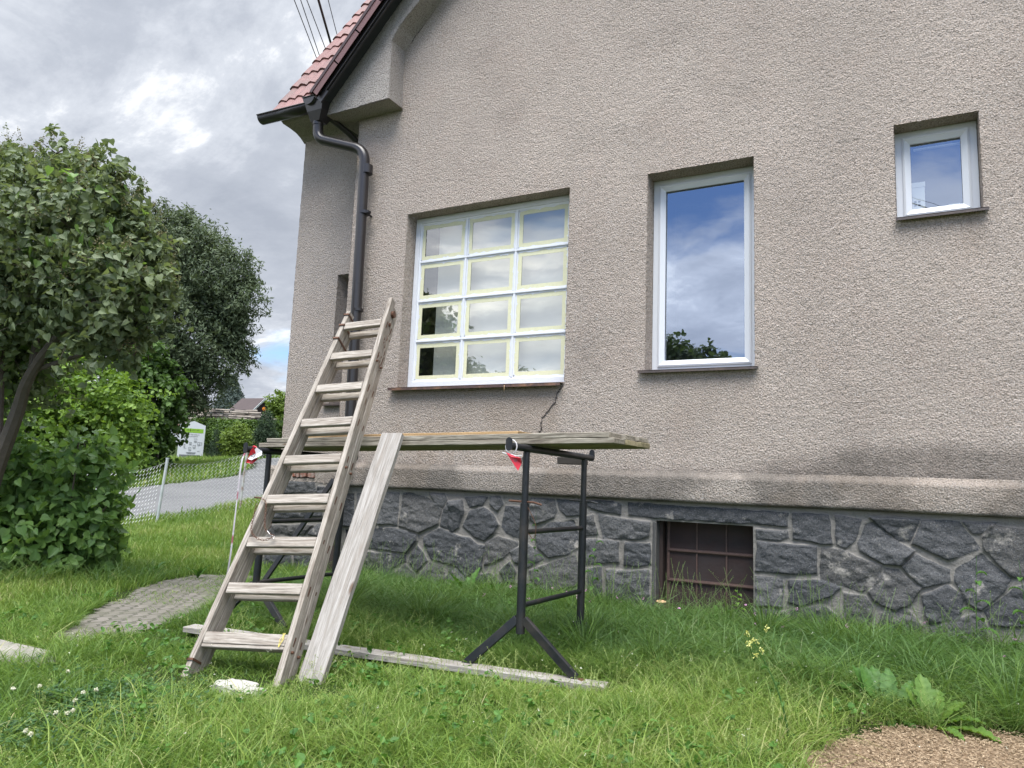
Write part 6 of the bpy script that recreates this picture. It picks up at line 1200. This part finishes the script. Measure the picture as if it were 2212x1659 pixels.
for i, (x, y, k, s_, lab) in enumerate([(-3.55, -.32, 9, 1.7, 'tall-leaved dandelion clump at the stone base between ladder and trestle'), (-3.22, -.32, 8, 1.3, 'low leafy weed right of the tall clump under the platform'), (-2.72, -.32, 7, 1.2, 'leafy weed at the wall behind the right trestle'), (-1.30, -.22, 7, 1.3, 'leafy weed sprouting before the cellar shutter'), (-.55, -.28, 6, .8, 'weed clump at the stone base right of the cellar window'), (.62, -.5, 8, 1.3, 'broad-leaved weed at the foot of the wall, far right'), (.2, -.95, 6, 1.0, 'broad leaf clump in the grass below the far right wall'), (-5.05, -1.0, 5, .8, 'small weed beside the brown drain pipe'), (-6.35, -1.0, 6, 1.0, 'leafy weed at the far edge of the path'), (-6.9, -1.1, 6, 1.1, 'leafy weed between the path and the lilac bush'), (-5.7, -2.45, 5, .9, 'low weed at the left edge of the path')]):
    rs = np.random.RandomState(i+5); rosette('leafy_weed', lab, 'weed', (x, y), [(rs.rand()*6.28, .17*s_*rs.uniform(.7, 1.2), .022*s_, rs.uniform(.5, 1.2), rs.uniform(.8, 1.4), 0, 0) for _ in range(k)], LM['weed'], GW)
def stemplant(name, label, cat, loc, H_, nleaf, L_, mat, lean=(0, 0), flower=None, group=None, seed=1, thick=.004):
    t = empty(name, (loc[0], loc[1], float(HT(*loc))), label, cat, group); z0 = float(HT(*loc)); rs = np.random.RandomState(seed); P = [(loc[0]+lean[0]*s_*s_, loc[1]+lean[1]*s_, z0+H_*s_) for s_ in np.linspace(0, 1, 8)]
    mb = MB(); mb.tube(P, list(np.linspace(thick, thick*.35, 8)), 6)
    V, Fq, A = [], [], []
    for k in range(nleaf):
        s_ = .12+.8*k/nleaf; b_ = (loc[0]+lean[0]*s_*s_, loc[1]+lean[1]*s_, z0+H_*s_); bigleaf(V, Fq, A, b_, k*2.4+rs.rand(), L_*(1.2-.8*s_)*rs.uniform(.7, 1.2), L_*.16*(1.2-.6*s_), 1.9, .9, k, .6)
    if flower:
        top = Vector(P[-1]); FV = []
        for k in range(7):
            q = top+Vector((rs.normal()*.035, rs.normal()*.03, rs.normal()*.03-.01)); mb.tube([top-Vector((0, 0, .08)), q], .0012, 4); FV += [np.array(q)+rs.normal(size=3)*.006 for _ in range(16)]
        leaves('flower', np.array(FV), .009, 'oval', LM[flower], t, None, .6, rs=rs)
    mb.build('stem', mat, t, smooth=True); off = np.array(parent_world(t).translation); raw('leaf', np.array(V)-off, Fq, mat, t, attr=A, smooth=True, T=Matrix.Translation(off)); return t
stemplant('tall_weed', 'tall bare-stemmed weed with drooping leaves before the right stone wall', 'weed', (.44, -.26), .72, 9, .15, LM['weed'], (.02, 0), seed=3)
stemplant('tall_weed', 'tall weed at the right frame edge by the stone wall', 'weed', (.72, -.34), .72, 8, .13, LM['weed'], (-.03, 0), seed=4)
stemplant('yellow_weed', 'slender weed with pale yellow buds standing left of the wood chips', 'weed', (-.44, -2.80), .42, 5, .06, LM['weed'], (-.15, .05), 'yflower', seed=6, thick=.005)
stemplant('climbing_weed', 'thin weed climbing the stone base left of the right trestle', 'weed', (-2.92, -.22), .85, 10, .10, LM['weed'], (-.02, .05), seed=7, thick=.003)
stemplant('climbing_weed', 'thin weed climbing the stone base between the two trestle legs', 'weed', (-2.35, -.26), .72, 9, .12, LM['weed'], (.03, .05), seed=8, thick=.003)
stemplant('nettle', 'bright nettle-like sprout before the cellar shutter', 'weed', (-1.15, -.16), .34, 12, .10, LM['lettuce'], (0, 0), seed=9, thick=.003)
# clover heads
fl0 = None; cnt = 0
spots = [(-3.46, -4.30, 'clover head nearest the left frame edge'), (-3.40, -4.22, 'clover head between the frame edge and the upper single one'), (-3.54, -4.01, 'uppermost single clover head below the path'), (-3.0, -4.38, 'left clover head of the lower row of three'), (-2.96, -4.36, 'middle clover head of the lower row of three'), (-2.97, -4.33, 'right clover head of the lower row of three'), (-3.16, -4.17, 'left one of the two upper clover heads'), (-3.15, -4.12, 'right one of the two upper clover heads'), (-3.09, -4.25, 'clover head between the upper pair and the lower three'), (-2.88, -4.56, 'left one of the two lowest clover heads'), (-2.83, -4.57, 'right one of the two lowest clover heads')]
for i, (x, y, lab) in enumerate(spots):
    z = float(HT(x, y))+.115; rs = np.random.RandomState(i); q = rs.normal(size=(60, 3)); q /= np.linalg.norm(q, axis=1)[:, None]; q[:, 2] = q[:, 2]*.8
    t = empty('clover_flower', (x, y, z-.11), lab, 'flower', 'white clover heads in the left foreground'); leaves('head', np.array([x, y, z])+q*.006, .0065, 'oval', LM['petal'], t, q, .1, rs=rs); mb = MB(); mb.tube([(x+.004, y, z-.11), (x, y, z)], .0010, 5); mb.build('stem', LM['clover'], t)
# small flower dots near the wall
FV = []; rs = np.random.RandomState(77)
for k in range(26):
    x = rs.uniform(-3.4, 1.0); y = rs.uniform(-.8, -.15); z = float(HT(x, y))+rs.uniform(.10, .26); FV += [np.array([x, y, z])+rs.normal(size=3)*.005 for _ in range(7)]
tag(leaves('wildflowers', np.array(FV), .012, 'oval', LM['pink'], None, None, .6), 'tiny pink wildflowers in the grass along the wall', 'flowers', kind='stuff')
FV = []
for k in range(170):
    x = rs.uniform(-4.5, 1.0); y = rs.uniform(-4.6, -.5); z = float(HT(x, y))+rs.uniform(.10, .2); FV += [np.array([x, y, z])+rs.normal(size=3)*.0025 for _ in range(4)]
tag(leaves('small_white_flowers', np.array(FV), .005, 'oval', LM['petal'], None, None, .6), 'scattered tiny white flowers in the lawn', 'flowers', kind='stuff')
